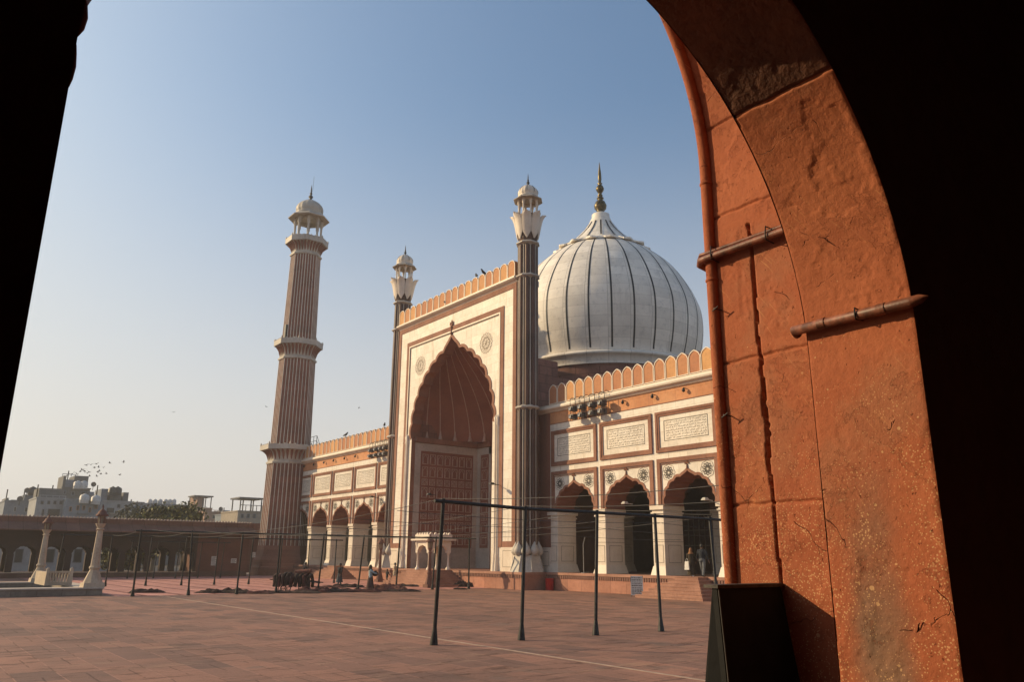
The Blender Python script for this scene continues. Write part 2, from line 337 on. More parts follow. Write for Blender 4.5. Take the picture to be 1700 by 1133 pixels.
def _jamb():
    g = G('worn_orange_sandstone')
    n0 = g.noise(.7, 6, .62); n1 = g.noise(2.6, 7, .66, dist=.3); n2 = g.noise(26, 5, .7); n3 = g.noise(90, 3, .7)
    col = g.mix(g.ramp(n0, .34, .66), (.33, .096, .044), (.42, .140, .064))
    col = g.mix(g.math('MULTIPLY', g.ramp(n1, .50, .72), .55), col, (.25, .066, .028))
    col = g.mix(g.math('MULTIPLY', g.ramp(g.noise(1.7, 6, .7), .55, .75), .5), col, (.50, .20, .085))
    v2 = g.ramp(n2, .2, .8, .84, 1.12)
    col = g.mix(1., col, g.mix(v2, (0., 0., 0.), (1., 1., 1.)), 'MULTIPLY')
    # grey rubbed stain low on the jamb, with a shape of its own
    sp = g.n('ShaderNodeSeparateXYZ'); g.t.links.new(g.tc, sp.inputs[0])
    zz = g.math('ADD', sp.outputs[2], g.math('MULTIPLY', g.noise(2.2, 5, .6), 1.1))
    yy = g.math('ABSOLUTE', g.math('SUBTRACT', g.math('ADD', sp.outputs[1], g.math('MULTIPLY', g.noise(3., 5, .6), .22)), .43))
    stain = g.math('MULTIPLY', g.ramp(zz, 1.75, 2.9, 1., 0.), g.ramp(yy, .04, .19, 1., 0.))
    col = g.mix(g.math('MULTIPLY', stain, .85), col, (.16, .108, .076))
    top = g.math('MULTIPLY', g.ramp(g.noise(1.1, 5, .65), .5, .62), .45)
    col = g.mix(top, col, (.30, .135, .075))
    # lime splashes: large spots and fine dots, thinning out towards the top
    hgt = g.ramp(sp.outputs[2], 1.4, 3.3, 1., .25)
    big = g.math('LESS_THAN', g.voro(19), g.math('MULTIPLY', g.ramp(g.noise(4.5, 4, .65), .42, .72, 0., .32), hgt))
    small = g.math('LESS_THAN', g.voro(75), g.math('MULTIPLY', g.ramp(g.noise(3.1, 6, .75), .32, .66, .10, .38), hgt))
    col = g.mix(g.math('MULTIPLY', g.math('MAXIMUM', big, small), .55), col, (.62, .38, .19))
    # chisel scoring
    sc = g.noise(1., 3, .5, stretch=(30, 34, 62)); 
    m0 = g.n('ShaderNodeMapping'); g.t.links.new(g.warp(g.tc, 2.5, .05), m0.inputs[0]); m0.inputs['Rotation'].default_value = (-.95, 0, 0)
    m = g.n('ShaderNodeMapping'); g.t.links.new(m0.outputs[0], m.inputs[0]); m.inputs['Scale'].default_value = (4, 3.2, 95)
    wv = g.noise(1., 3, .6, vec=m.outputs[0])
    col = g.mix(g.math('MULTIPLY', g.math('MULTIPLY', g.ramp(wv, .60, .70), g.ramp(g.noise(1.6, 3), .47, .58)), .38), col, (.60, .30, .13))
    # cracks
    cv = g.warp(g.warp(g.tc, 3., .30), 14., .05); d = g.voro(2.2, 'DISTANCE_TO_EDGE', cv)
    cr = g.math('MULTIPLY', g.ramp(d, 0., .006, 1., 0.), g.ramp(g.noise(2.6, 4, .65), .55, .62))
    col = g.mix(g.math('MULTIPLY', cr, .85), col, (.07, .02, .012))
    pits = g.ramp(g.noise(38, 3, .6), .66, .74)
    col = g.mix(g.math('MULTIPLY', pits, .5), col, (.14, .04, .02))
    fl = g.math('ADD', g.ramp(g.noise(1.7, 9, .72, dist=.2), .555, .562), g.math('MULTIPLY', g.ramp(g.noise(4.3, 9, .75), .60, .607), .7))
    col = g.mix(g.math('MULTIPLY', fl, .30), col, (.24, .066, .032))
    h = g.math('ADD', g.math('MULTIPLY', n1, .12), g.math('MULTIPLY', n2, .34)); h = g.math('SUBTRACT', h, g.math('MULTIPLY', fl, .22)); h = g.math('ADD', h, g.math('MULTIPLY', wv, .06))
    h = g.math('SUBTRACT', h, g.math('MULTIPLY', cr, 1.6)); h = g.math('SUBTRACT', h, g.math('MULTIPLY', pits, .3))
    return g.out(col, .82, g.bump(n3, .35, .003, g.bump(h, .75, .022)), spec=.2)
JAMB = _jamb()
SOFFITSHADE = stone('shade_darkened_sandstone', (.10, .04, .022), (.17, .065, .035), 1.6, 22., None, vary=.25, bump=.6)  # top stones: darker block tone plus the soffit's shade put into the colour
GATEWALL = stone('gate_sandstone', (.13, .05, .032), (.17, .07, .045), .5, 7., None)  # base colour darkened so the shaded gate interior stays near black
PIPE = plain('red_oxide_pipe_paint', (.27, .095, .055), .5, 0, .45, 14.)

# ------------------------------------------------------------ setting: ground
def sheet(name, x0, x1, y0, y1, z, mat, t=.3):
    m = MB(); m.box(x0, x1, y0, y1, z-t, z); return tag(m.build(name, mat), kind='structure')
sheet('ground', -900, 900, -500, 900, -.6, plain('dusty_ground', (.22, .17, .13), .95, 0, .3, .05), .4)
sheet('courtyard', -60, 38.2, -8, 98, 0, GROUND)
sheet('prayer_row_floor', 10.6, 36.0, 48.9, 88.9, .004+.012, ROWS, .02)
m = MB()
m.box(12.76, 12.86, 5, 48.8, .0, .006); tag(m.build('marked_line', plain('pale_stone_line', (.42, .30, .23), .8)), kind='structure')
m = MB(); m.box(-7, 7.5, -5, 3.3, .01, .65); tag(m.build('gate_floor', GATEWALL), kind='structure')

# ============================================================ gateway we look through
GZ = .65
gate = thing('stone_gateway', 'dark red sandstone gateway with round inner arch and sunlit orange right jamb', 'gateway', (1.87, 1.616, GZ))
YN, YF, YO = 1.616, 2.17, 2.94
def arch_pts(xl, xr, zc, rise, n, z0):
    c = (xl+xr)/2; h = (xr-xl)/2
    pts = [(xr, z0+(zc-z0)*i/24) for i in range(24)]
    pts += [(c+h*math.cos(a), zc+rise*math.sin(a)) for a in [PI*i/n for i in range(n+1)]]
    pts += [(xl, zc-(zc-z0)*(i+1)/24) for i in range(24)]
    return pts
def gate_wall(name, prof, xl, xr, ztop, ya, yb):
    m = MB()
    def out(p, i, n):
        x, z = p
        if i < 24: return (xr, z)
        if i > n-25: return (xl, z)
        a = (i-24)/(n-49)
        if a < .25: return (xr, z)
        if a > .75: return (xl, z)
        return (x, ztop)
    n = len(prof); outer = []
    inner = []
    for i, p in enumerate(prof):
        q = out(p, i, n)
        if outer and outer[-1][0] == xr and q[1] == ztop and q[0] != xr:
            inner.append(p); outer.append((xr, ztop))
        if outer and q[0] == xl and outer[-1][1] == ztop and outer[-1][0] != xl:
            inner.append(prof[i-1]); outer.append((xl, ztop))
        inner.append(p); outer.append(q)
    k = len(inner)
    vs = [(x, ya, z) for x, z in inner]+[(x, ya, z) for x, z in outer]+[(x, yb, z) for x, z in inner]+[(x, yb, z) for x, z in outer]
    fs = []
    for i in range(k-1):
        fs += [(i, i+1, k+i+1, k+i), (2*k+i, 3*k+i, 3*k+i+1, 2*k+i+1), (k+i, k+i+1, 3*k+i+1, 3*k+i)]
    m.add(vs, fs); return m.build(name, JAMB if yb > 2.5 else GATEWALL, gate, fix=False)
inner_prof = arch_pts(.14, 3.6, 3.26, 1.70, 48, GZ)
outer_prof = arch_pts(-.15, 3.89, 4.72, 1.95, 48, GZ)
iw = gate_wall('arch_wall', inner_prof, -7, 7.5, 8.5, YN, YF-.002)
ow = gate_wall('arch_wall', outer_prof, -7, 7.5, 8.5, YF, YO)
def fbm(x, y, z, o=5): return noise.fractal(Vector((x, y, z)), 1.0, 2.0, o)
def reveal(name, prof, ya, yb, ny, seed, joints, groove=None, shade_from=99.):
    """jamb and soffit surface: a fine grid, weathered by real displacement, with open joints"""
    P = [Vector((x, 0, z)) for x, z in prof]
    L = [0.]
    for a, b in zip(P, P[1:]): L.append(L[-1]+(b-a).length)
    step = .0075; ns = int(L[-1]/step); vs = []; fs = []
    j = 0
    for i in range(ns+1):
        s = L[-1]*i/ns
        while j < len(L)-2 and L[j+1] < s: j += 1
        t = (s-L[j])/max(1e-6, L[j+1]-L[j]); p = P[j].lerp(P[j+1], t)
        tg = (P[j+1]-P[j]).normalized(); nrm = Vector((-tg.z, 0, tg.x))   # towards the opening
        for k in range(ny+1):
            y = ya+(yb-ya)*k/ny
            d = .003*fbm(p.x*1.1+seed, y*1.1, p.z*1.1, 3)+.0009*fbm(p.x*13, y*13+seed, p.z*13, 5)
            # spalled layers: terraces with sharp little edges
            q = fbm(p.x*1.3+seed*3, y*2.2, p.z*1.2+seed, 7)
            d -= .0035*max(0., min(1., (q-.34)/.012))
            q2 = fbm(p.x*3.1-seed, y*3.4+4, p.z*2.9, 7)
            d -= .0025*max(0., min(1., (q2-.42)/.012))
            for js in joints:
                e = abs(s-(js+.35*(y-ya)*0+.012*fbm(y*9+js, seed, 0, 3)))
                if e < .012: d -= .016*(1-e/.012)
            if groove:
                gy = groove(s)
                if gy is not None:
                    e = abs(y-gy-.014*fbm(s*5, seed, 1, 4)); wd = .005+.006*max(0, fbm(s*2.1, seed, 7, 2))
                    if e < wd*1.6: d -= .055*(1-max(0., (e-wd)/(wd*.6)))
            ed = min(k, ny-k)
            if ed == 0: d -= .004+.006*max(0, fbm(p.x*6, y*6, p.z*6, 3))
            q = p+nrm*d; vs.append((q.x, y, q.z))
    w1 = ny+1
    for i in range(ns):
        for k in range(ny): fs.append((i*w1+k, i*w1+k+1, (i+1)*w1+k+1, (i+1)*w1+k))
    m = MB(); m.add(vs, fs, 0, True); m.m = [1 if L[-1]*(i//ny)/ns > shade_from else 0 for i in range(len(fs))]; return m.build(name, [JAMB, SOFFITSHADE], gate, fix=False)
reveal('arch_reveal', inner_prof, YN, YF, 52, 3.1, [3.93, 4.9, 5.8, 6.7], shade_from=3.93)
reveal('arch_reveal', outer_prof, YF, YO-.0, 72, 8.7, [1.9, 2.75, 3.72, 4.35, 5.2, 6.3, 7.4],
       groove=lambda s: 2.62+.012*s-.0*s if .5 < s < 3.6 else None)
# roll moulding along the outer arris
m = MB()
rp = [(3.885, YO+.01, z) for z in [GZ+.02+.06*i for i in range(56)]]
rp = [(x, YO+.015, z) for x, z in arch_pts(-.15, 3.885, 4.72, 1.95, 60, GZ+.02)]
m.tube(rp, .038, 12)
for z in (3.95, 4.62): m.lathe(3.885, YO+.015, [(.036, z-.012), (.044, z-.006), (.044, z+.006), (.036, z+.012)], 12)
m.build('roll_moulding', JAMB, gate)
# the closed gate chamber round the viewer
m = MB()
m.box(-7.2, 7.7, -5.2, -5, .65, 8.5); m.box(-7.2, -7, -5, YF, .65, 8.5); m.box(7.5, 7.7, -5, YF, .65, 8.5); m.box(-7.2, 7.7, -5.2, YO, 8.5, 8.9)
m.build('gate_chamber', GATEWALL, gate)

m = MB()
m.tube([(3.60, YF+.05, 3.385), (3.555, YF+.045, 3.392), (3.555, 1.60, 3.395)], .026, 12)
for y in (2.05, 1.74): m.tube([(3.555, y+.02, 3.393), (3.555, y-.02, 3.394)], .0295, 12)
pipe1 = m.build('conduit_pipe', PIPE); tag(pipe1, 'short red painted pipe clipped across the inner sunlit jamb face', 'pipe')
m = MB(); m.tube([(3.555, 1.601, 3.395), (3.556, 1.56, 3.40), (3.562, 1.525, 3.405)], [.027, .022, .003], 12); m.build('pipe_end', PIPE, pipe1)
m = MB(); m.tube([(3.60, 1.86, 3.375), (3.53, 1.86, 3.368), (3.524, 1.86, 3.395), (3.53, 1.86, 3.425), (3.60, 1.86, 3.42)], .004, 6); m.build('clip', DARKMETAL, pipe1)
m = MB()
m.tube([(3.93, 3.02, 4.06), (3.865, 3.03, 4.075), (3.835, 3.0, 4.085), (3.838, 2.95, 4.09), (3.845, 2.17, 4.095)], .024, 12)
m.tube([(3.93, 3.03, 4.11), (3.87, 3.035, 4.118), (3.84, 3.0, 4.125), (3.848, 2.95, 4.127), (3.855, 2.17, 4.13)], .013, 10)
pipe2 = m.build('conduit_pipe', PIPE); tag(pipe2, 'pair of red painted pipes bent round the outer roll moulding, above the other pipe', 'pipe')
m = MB()
for y in (2.9, 2.5): m.tube([(3.89, y, 4.06), (3.815, y, 4.065), (3.81, y, 4.10), (3.82, y, 4.15), (3.89, y, 4.15)], .004, 6)
m.build('clip', DARKMETAL, pipe2)
for k, (y, z) in enumerate([(2.90, 3.74), (2.88, 3.07)]):
    m = MB(); m.tube([(3.90, y, z), (3.83, y+.015, z+.005)], .004, 6); m.tube([(3.832, y-.015, z+.012), (3.832, y+.03, z-.01)], .004, 6)
    tag(m.build('iron_hook', DARKMETAL), ('upper' if k == 0 else 'lower')+' small iron hook nailed into the orange outer jamb', 'hook', 'iron hooks on the jamb')

m = MB()
for z, r_ in ((3.22, .010), (3.34, .016), (3.43, .012)): m.lathe(.142, YN+.06, [(.004, z-.05), (r_*.8, z-.03), (r_, z), (r_*.7, z+.03), (.004, z+.05)], 9)
m.build('broken_edge', GATEWALL, gate)
# black sandwich board against the jamb
sb = thing('sandwich_board', 'large black sandwich board seen from behind, leaning by the orange jamb', 'sign board', (3.6, 2.62, GZ))
def slab(a, b, c, d, t):
    m = MB(); m.add([a, b, c, d]+[(x, y+t, z) for x, y, z in (a, b, c, d)], [(0, 1, 2, 3), (7, 6, 5, 4), (0, 4, 5, 1), (1, 5, 6, 2), (2, 6, 7, 3), (3, 7, 4, 0)]); return m
BOARDSIDE = plain('dull_black_side', (.006, .006, .006), .8, 0, .3, 8., .1)
slab((3.335, 2.63, 2.11), (3.875, 2.63, 2.11), (3.885, 2.42, .67), (3.18, 2.42, .67), .03).build('board_panel', BLACKBOARD, sb)
slab((3.39, 2.67, 2.11), (3.875, 2.67, 2.11), (3.885, 2.87, .67), (3.33, 2.87, .67), .03).build('board_panel', BLACKBOARD, sb)
m = MB(); m.add([(3.345, 2.662, 2.10), (3.392, 2.668, 2.10), (3.335, 2.868, .68), (3.19, 2.452, .68), (3.355, 2.662, 2.10), (3.402, 2.668, 2.10), (3.345, 2.868, .68), (3.20, 2.452, .68)],
      [(0, 1, 2, 3), (7, 6, 5, 4), (0, 4, 5, 1), (1, 5, 6, 2), (2, 6, 7, 3), (3, 7, 4, 0)])
m.build('side_panel', BOARDSIDE, sb)
m = MB(); m.box(3.325, 3.885, 2.615, 2.705, 2.105, 2.122); m.build('top_strip', plain('worn_black_edge', (.07, .055, .045), .6, 0, .5, 20.), sb)
m = MB(); m.tube([(3.34, 2.622, 2.10), (3.186, 2.412, .67)], .004, 6); m.build('edge_bead', plain('scuffed_black_edge', (.05, .042, .036), .6), sb)

# ============================================================ prayer hall
XI, XW, YC = 36.5, 38.5, 55.9
PZ = 1.2
hall = thing('prayer_hall', 'great mosque prayer hall with cream marble portal, arcaded wings and ribbed white dome', 'mosque', (45, YC, 0))

def arch_curve(w, spring, rise, tip, cusps, depth, n=120):
    """cusped pointed arch, left foot to right foot, centred on 0; returns (y,z) list, y falls from +w to -w"""
    Rr = (rise*rise+w*w)/(2*w); pts = []
    half = []
    a1 = math.acos(max(-1, min(1, (Rr-w)/Rr)))
    for i in range(n+1):
        t = i/n; a = a1*t
        y = (w-Rr)+Rr*math.cos(a); z = Rr*math.sin(a)
        nx, nz = math.cos(a), math.sin(a)
        o = -depth*(1-abs(math.sin(PI*cusps*t))) if t < 1-1e-9 else 0
        o *= min(1, (1-t)*8) if t > .9 else 1
        y += nx*o; z += nz*o
        z += tip*max(0, 1-abs(y)/(w*.22))**1.8 if tip else 0
        half.append((max(y, 0), spring+z))
    half[-1] = (0, half[-1][1])
    return half+[(-y, z) for y, z in reversed(half[:-1])]
def wall_with_arch(m, curve, y0, y1, z0, z1, xa, xb, mi=0, ri=None, back=True):
    """wall between y0<y1, with an opening whose feet run down to z0"""
    ri = mi if ri is None else ri
    yl, sl = curve[0]; yr, sr = curve[-1]; top = curve[len(curve)//2]
    c = [(yl, z0)]+curve+[(yr, z0)]
    inner = []; outer = []; n = len(c); cz = sl
    for i, (y, z) in enumerate(c):
        left = y > top[0]
        ang = math.atan2(max(0, z-cz), abs(y-top[0])+1e-6)
        lim = math.atan2(z1-cz, (y1-top[0]) if left else (top[0]-y0))
        if ang < lim or i in (0, n-1): q = (y1 if left else y0, z)
        else: q = (y, z1)
        if outer:
            pq = outer[-1]
            if pq[0] == y1 and q[1] == z1 and pq[1] != z1: inner.append((y, z)); outer.append((y1, z1))
            if q[0] == y0 and pq[1] == z1 and q[1] != z1: inner.append(c[i-1]); outer.append((y0, z1))
        inner.append((y, z)); outer.append(q)
    k = len(inner)
    vs = [(xa, *p) for p in inner]+[(xa, *p) for p in outer]+[(xb, *p) for p in inner]+[(xb, *p) for p in outer]
    f1 = []; f2 = []
    for i in range(k-1):
        f1.append((i, k+i, k+i+1, i+1)); f1.append((k+i, 3*k+i, 3*k+i+1, k+i+1))
        if back: f1.append((2*k+i, 2*k+i+1, 3*k+i+1, 3*k+i))
        f2.append((i, i+1, 2*k+i+1, 2*k+i))
    m.add(vs, f1, mi); m.add(vs, f2, ri)
def offset_curve(curve, d):
    out = []
    n = len(curve)
    for i in range(n):
        a = curve[max(0, i-3)]; b = curve[min(n-1, i+3)]
        t = Vector((b[0]-a[0], b[1]-a[1]))
        t = t.normalized() if t.length > 1e-6 else Vector((0, 1))
        out.append((curve[i][0]+t.y*d, curve[i][1]-t.x*d))
    return out
def shift(c, dy): return [(y+dy, z) for y, z in c]

# ---- portal screen
Y0, Y1 = 46.7, 65.1
ZC = 23.4
pc = shift(arch_curve(6.42, 12.6, 7.5, .75, 8, .22, 160), YC)
m = MB(); wall_with_arch(m, pc, Y0, Y1, PZ, ZC+.4, XI, XI+.9, 0, 1)
portal = m.build('portal_screen', [MARBLE, BROWN], hall)
# brown trims, outer and inner frame
m = MB()
def frame(m, ya, yb, zb, zt, t, x, mi=0, bottom=False, e=.0):
    m.box(x, XI+.01, ya, ya+t, zb, zt, mi); m.box(x, XI+.01, yb-t, yb, zb, zt, mi); m.box(x, XI+.01, ya+t, yb-t, zt-t, zt, mi)
    if bottom: m.box(x, XI+.01, ya+t, yb-t, zb, zb+t, mi)
frame(m, Y0-.02, Y1+.02, 2.92, ZC, .42, XI-.05)
frame(m, 48.3, 63.5, 2.92, 21.81, .42, XI-.06)
for a, b in ((Y0+.4, 48.3), (63.5, Y1-.4)): m.box(XI-.04, XI+.01, a, b, 2.92, 3.35)
m.build('brown_band', BROWN, portal)
m = MB(); frame(m, 48.74, 63.06, PZ, 21.38, .12, XI-.09); m.build('white_moulding', MARBLE_TRIM, portal)
m = MB(); frame(m, 48.88, 62.92, PZ, 21.24, .10, XI-.015); m.build('dark_moulding', DARKCOL, portal)
m = MB(); m.ribbon(pc, offset_curve(pc, .26), XI-.05, XI+.02); m.build('arch_border', BROWN, portal)
m = MB()      # finial at the point of the arch
az = pc[len(pc)//2][1]
m.tube([(XI-.06, YC, az+.2), (XI-.06, YC, az+.95)], [.11, .07], 8); m.lathe(XI-.06, YC, [(.05, az+.75), (.2, az+.85), (.05, az+.95)], 8)
for s in (-1, 0, 1): m.tube([(XI-.06, YC, az+.9), (XI-.06, YC+.16*s, az+1.12), (XI-.06, YC+.24*s, az+1.38+(.18 if s == 0 else 0))], [.05, .1, .02], 6)
m.build('arch_finial', BROWN, portal)
m = MB()      # dado slabs and jamb colonnettes
for ya, yb in ((Y0-.04, 48.35), (63.45, Y1+.04)):
    m = MB(); m.box(XI-.07, XI, ya, yb, PZ, 2.92); m.build('dado', MARBLE_TRIM, portal)
for ya, yb in ((Y0+.18, 48.12), (63.68, Y1-.18)):
    m = MB()
    for (a, b, c, d) in ((ya, yb, 1.5, 1.54), (ya, yb, 2.66, 2.70), (ya, ya+.04, 1.54, 2.66), (yb-.04, yb, 1.54, 2.66)): m.box(XI-.075, XI-.06, a, b, c, d)
    m.build('dado_line', INKGREY, portal)
for y in (49.12, 62.68):
    for dy, r in ((0, .10), (-.24 if y < 55 else .24, .07)):
        m = MB(); yy = y+dy
        m.lathe(XI-.10, yy, [(r*2.6, PZ), (r*2.4, PZ+.2), (r*1.3, PZ+.8), (r*1.6, PZ+.95), (r, PZ+1.3), (r, 12.1), (r*1.5, 12.25), (r*1.1, 12.4), (r*1.6, 12.75), (.02, 13.0)], 10)
        m.build('jamb_colonnette', MARBLE_TRIM, portal)
def medallion(m, x, yc, zc, r, petals=8, thick=.035):
    for k in range(petals*2):
        a = 2*PI*k/(petals*2)
        ring = [(x, yc+(r*.72*math.cos(a)+r*.24*math.cos(q))*.98, zc+r*.72*math.sin(a)+r*.24*math.sin(q)) for q in [2*PI*j/14 for j in range(14)]]
        m.tube(ring, thick*.5, 4, closed=True)
    for k in range(petals):
        a = 2*PI*k/petals
        ring = [(x, yc+r*.34*math.cos(a)+r*.3*math.cos(q), zc+r*.34*math.sin(a)+r*.3*math.sin(q)) for q in [2*PI*j/16 for j in range(16)]]
        m.tube(ring, thick*.5, 4, closed=True)
    for rr in (r, r*.5):
        ring = [(x, yc+rr*(1+.05*math.cos(petals*2*q))*math.cos(q), zc+rr*(1+.05*math.cos(petals*2*q))*math.sin(q)) for q in [2*PI*j/96 for j in range(96)]]
        m.tube(ring, thick*.55, 4, closed=True)
for yy in (50.75, 61.05):
    m = MB(); medallion(m, XI-.012, yy, 19.2, .86, 8, .016); m.build('medallion', PALEINK, portal)
# cornice
m = MB(); m.prism([(XI-.38, ZC+.30), (XI-.38, ZC+.42), (XI-.2, ZC+.50), (XI+2.2, ZC+.50), (XI+2.2, ZC+.02), (XI-.02, ZC+.02), (XI-.10, ZC+.14), (XI-.26, ZC+.20)], 'y', Y0-.12, Y1+.12)
m.build('cornice', MARBLE_TRIM, hall)
# merlons
def merlon_mesh(name, w, h, cusped, parent, loc):
    pts = []
    def prof(w, h, e):
        sh = h*.62; P = [(-w/2+e, e if e else 0)]
        for i in range(17):
            t = i/16
            if cusped:
                a = PI/2*t; y = -(w/2-e)*math.cos(a)**.85; z = sh+(h-sh-e*1.4)*(math.sin(a)*.86+.14*t**5); y -= (w*.03)*abs(math.sin(3*PI*t))*(1-t)
            else:
                a = PI/2*t; y = -(w/2-e)*math.cos(a)**.8; z = sh+(h-sh-e)*math.sin(a)
            P.append((y, z))
        P += [(-y, z) for y, z in reversed(P[:-1])]
        return P
    o = prof(w, h, 0); inn = prof(w, h, w*.052)
    m = MB(); m.prism(o, 'x', -.14, .22, 0)
    n = len(o)
    vs = [(-.175, *p) for p in o]+[(-.175, *p) for p in inn]+[(-.139, *p) for p in o]+[(-.139, *p) for p in inn]; fs = []
    for i in range(n):
        j = (i+1) % n; fs += [(i, j, n+j, n+i), (i, 2*n+i, 2*n+j, j), (n+i, n+j, 3*n+j, 3*n+i)]
    m.add(vs, fs, 1)
    ob = m.build(name, [ORANGE2, MARBLE_TRIM], None); ob.parent = parent
    ob.location = Vector(loc)-Vector(parent.location); return ob
N = 18; pitch = (Y1-Y0)/N
first = merlon_mesh('merlon', pitch*.95, 1.42, False, hall, (XI-.02, Y0+pitch/2, ZC+.5))
for i in range(1, N): dup(first, (0, pitch*i, 0))

# ---- portal block behind, with the drum and dome
m = MB(); m.box(XI+2.0, 40.4, 46.3, 65.5, PZ, 17.35); m.box(40.4, 46.0, 48.0, 63.8, 12, 16.5); m.box(XI+.06, XI+2.0, Y0-.01, Y0+.3, PZ, 23.3)
DC = (55.05, 55.9)
for a, b in ((46.3, 49.3), (62.5, 65.5)):
    m = MB(); m.box(XI+.9, 40.4, a, b, PZ, 17.35); m.build('portal_block', REDSIDE, hall)
m = MB()   # niche shell back and roof so no light leaks
m.box(46.2, 46.6, 48.0, 63.8, PZ, 16.6); m.box(40.4, 46.2, 62.9, 63.8, PZ, 16.6); m.box(40.4, 46.2, 48.0, 48.9, PZ, 16.6)
m.build('niche_shell', REDSIDE, hall)
m = MB(); m.lathe(*DC, [(9.3, 12.8), (9.3, 19.12)], 64, smooth=True); m.build('drum_base', REDSIDE, hall)
DP = [(9.45, 19.1), (9.45, 19.9), (9.70, 19.95), (9.74, 20.12), (9.62, 20.28), (9.35, 20.35), (9.42, 20.9), (9.66, 21.8), (9.86, 22.8), (9.98, 23.9), (10.0, 24.8), (9.92, 25.8), (9.70, 26.7), (9.30, 27.7), (8.75, 28.8),
      (8.0, 30.0), (7.2, 31.0), (6.3, 31.85), (5.4, 32.6), (4.5, 33.2)]
def cr(P, n):
    out = []
    for i in range(len(P)-1):
        p0, p1, p2, p3 = P[max(0, i-1)], P[i], P[i+1], P[min(len(P)-1, i+2)]
        for k in range(n):
            t = k/n
            out.append(tuple(.5*((2*p1[j])+(-p0[j]+p2[j])*t+(2*p0[j]-5*p1[j]+4*p2[j]-p3[j])*t*t+(-p0[j]+3*p1[j]-3*p2[j]+p3[j])*t**3) for j in range(2)))
    out.append(P[-1]); return out
body = cr(DP[5:], 4)
m = MB(); m.lathe(*DC, DP[:6], 96, cap=False); m.lathe(*DC, body, 120, cap=False)
dome = m.build('dome', DOME, hall)
# object coords of the dome must be centred on its axis for the ring courses
def recentre(o, c):
    root = Vector(o.parent.location); d = Vector((c[0], c[1], c[2]))-root-Vector(o.location)
    for v in o.data.vertices: v.co -= d
    o.location = Vector(o.location)+d
recentre(dome, (*DC, 0))
view = math.atan2(-DC[1], -DC[0])
m = MB()
for k in range(30):
    a = view+R(4.6)+2*PI*k/30
    for (ra, za), (rb, zb) in zip(body, body[1:]):
        da, db = .042*min(1, .35+ra/14)*2.0/ra, .042*min(1, .35+rb/14)*2.0/rb
        if za < 20.55: continue
        P = []
        for r_, z_, d_ in ((ra, za, da), (rb, zb, db)):
            for sg in (-1, 1): P.append((DC[0]+(r_+.012)*math.cos(a+sg*d_), DC[1]+(r_+.012)*math.sin(a+sg*d_), z_+.004))
        m.add(P, [(0, 1, 3, 2)])
m.build('dome_rib', BLACKSTONE, dome)
# lotus crown
m = MB(); m.lathe(*DC, [(4.2, 33.2), (4.62, 33.12), (4.7, 33.3), (4.3, 33.55), (4.0, 33.7)], 60, cap=False)
m.lathe(*DC, [(4.05, 33.6), (3.3, 34.25), (2.6, 34.95), (1.9, 35.72), (1.3, 36.6), (.95, 37.4), (.95, 37.7), (.6, 37.9)], 60)
for k in range(16):   # turned down lotus petals
    a = view+2*PI*(k+.5)/16; c, s_ = math.cos(a), math.sin(a); w_ = .72
    P = []
    for t, rr, zz, ww in ((0, 3.95, 33.75, .8), (.4, 4.5, 33.45, .95), (.75, 4.9, 33.28, .75), (1, 5.15, 33.32, .12)):
        for sg in (-1, 1): P.append((DC[0]+rr*c-sg*ww*w_*s_, DC[1]+rr*s_+sg*ww*w_*c, zz))
        for sg in (-1, 1): P.append((DC[0]+rr*c-sg*ww*w_*s_, DC[1]+rr*s_+sg*ww*w_*c, zz-.16))
    fs = []
    for i in range(3):
        b = i*4; fs += [(b, b+1, b+5, b+4), (b+2, b+6, b+7, b+3), (b, b+4, b+6, b+2), (b+1, b+3, b+7, b+5)]
    fs.append((12, 13, 15, 14)); m.add(P, fs)
m.build('lotus_crown', DOME, dome)
m = MB()
for k in range(16):
    a = view+2*PI*k/16
    for (ra, za), (rb, zb) in zip([(3.7, 33.95), (3.3, 34.25), (2.6, 34.95), (1.9, 35.72)], [(3.3, 34.25), (2.6, 34.95), (1.9, 35.72), (1.3, 36.6)]):
        P = []
        for r_, z_ in ((ra, za), (rb, zb)):
            for sg in (-1, 1): P.append((DC[0]+(r_+.04)*math.cos(a+sg*.075/r_), DC[1]+(r_+.04)*math.sin(a+sg*.075/r_), z_+.03))
        m.add(P, [(0, 1, 3, 2)])
ring = [(DC[0]+4.6*math.cos(q), DC[1]+4.6*math.sin(q), 33.08) for q in [2*PI*i/60 for i in range(60)]]
m.tube(ring, .09, 6, closed=True)
m.build('crown_rib', BLACKSTONE, dome)
m = MB(); m.lathe(*DC, [(.75, 37.7), (.5, 37.95), (.35, 38.1), (.62, 38.45), (.68, 38.8), (.5, 39.25), (.2, 39.5), (.38, 39.62), (.38, 39.72), (.18, 39.8), (.3, 40.0), (.16, 40.2), (.25, 40.35), (.42, 40.65), (.44, 40.85), (.3, 41.15), (.12, 41.3), (.28, 41.42), (.14, 41.55), (.2, 42.0), (.17, 42.7), (.1, 43.2), (.02, 44.0)], 20)
m.build('finial', BRASS, dome)

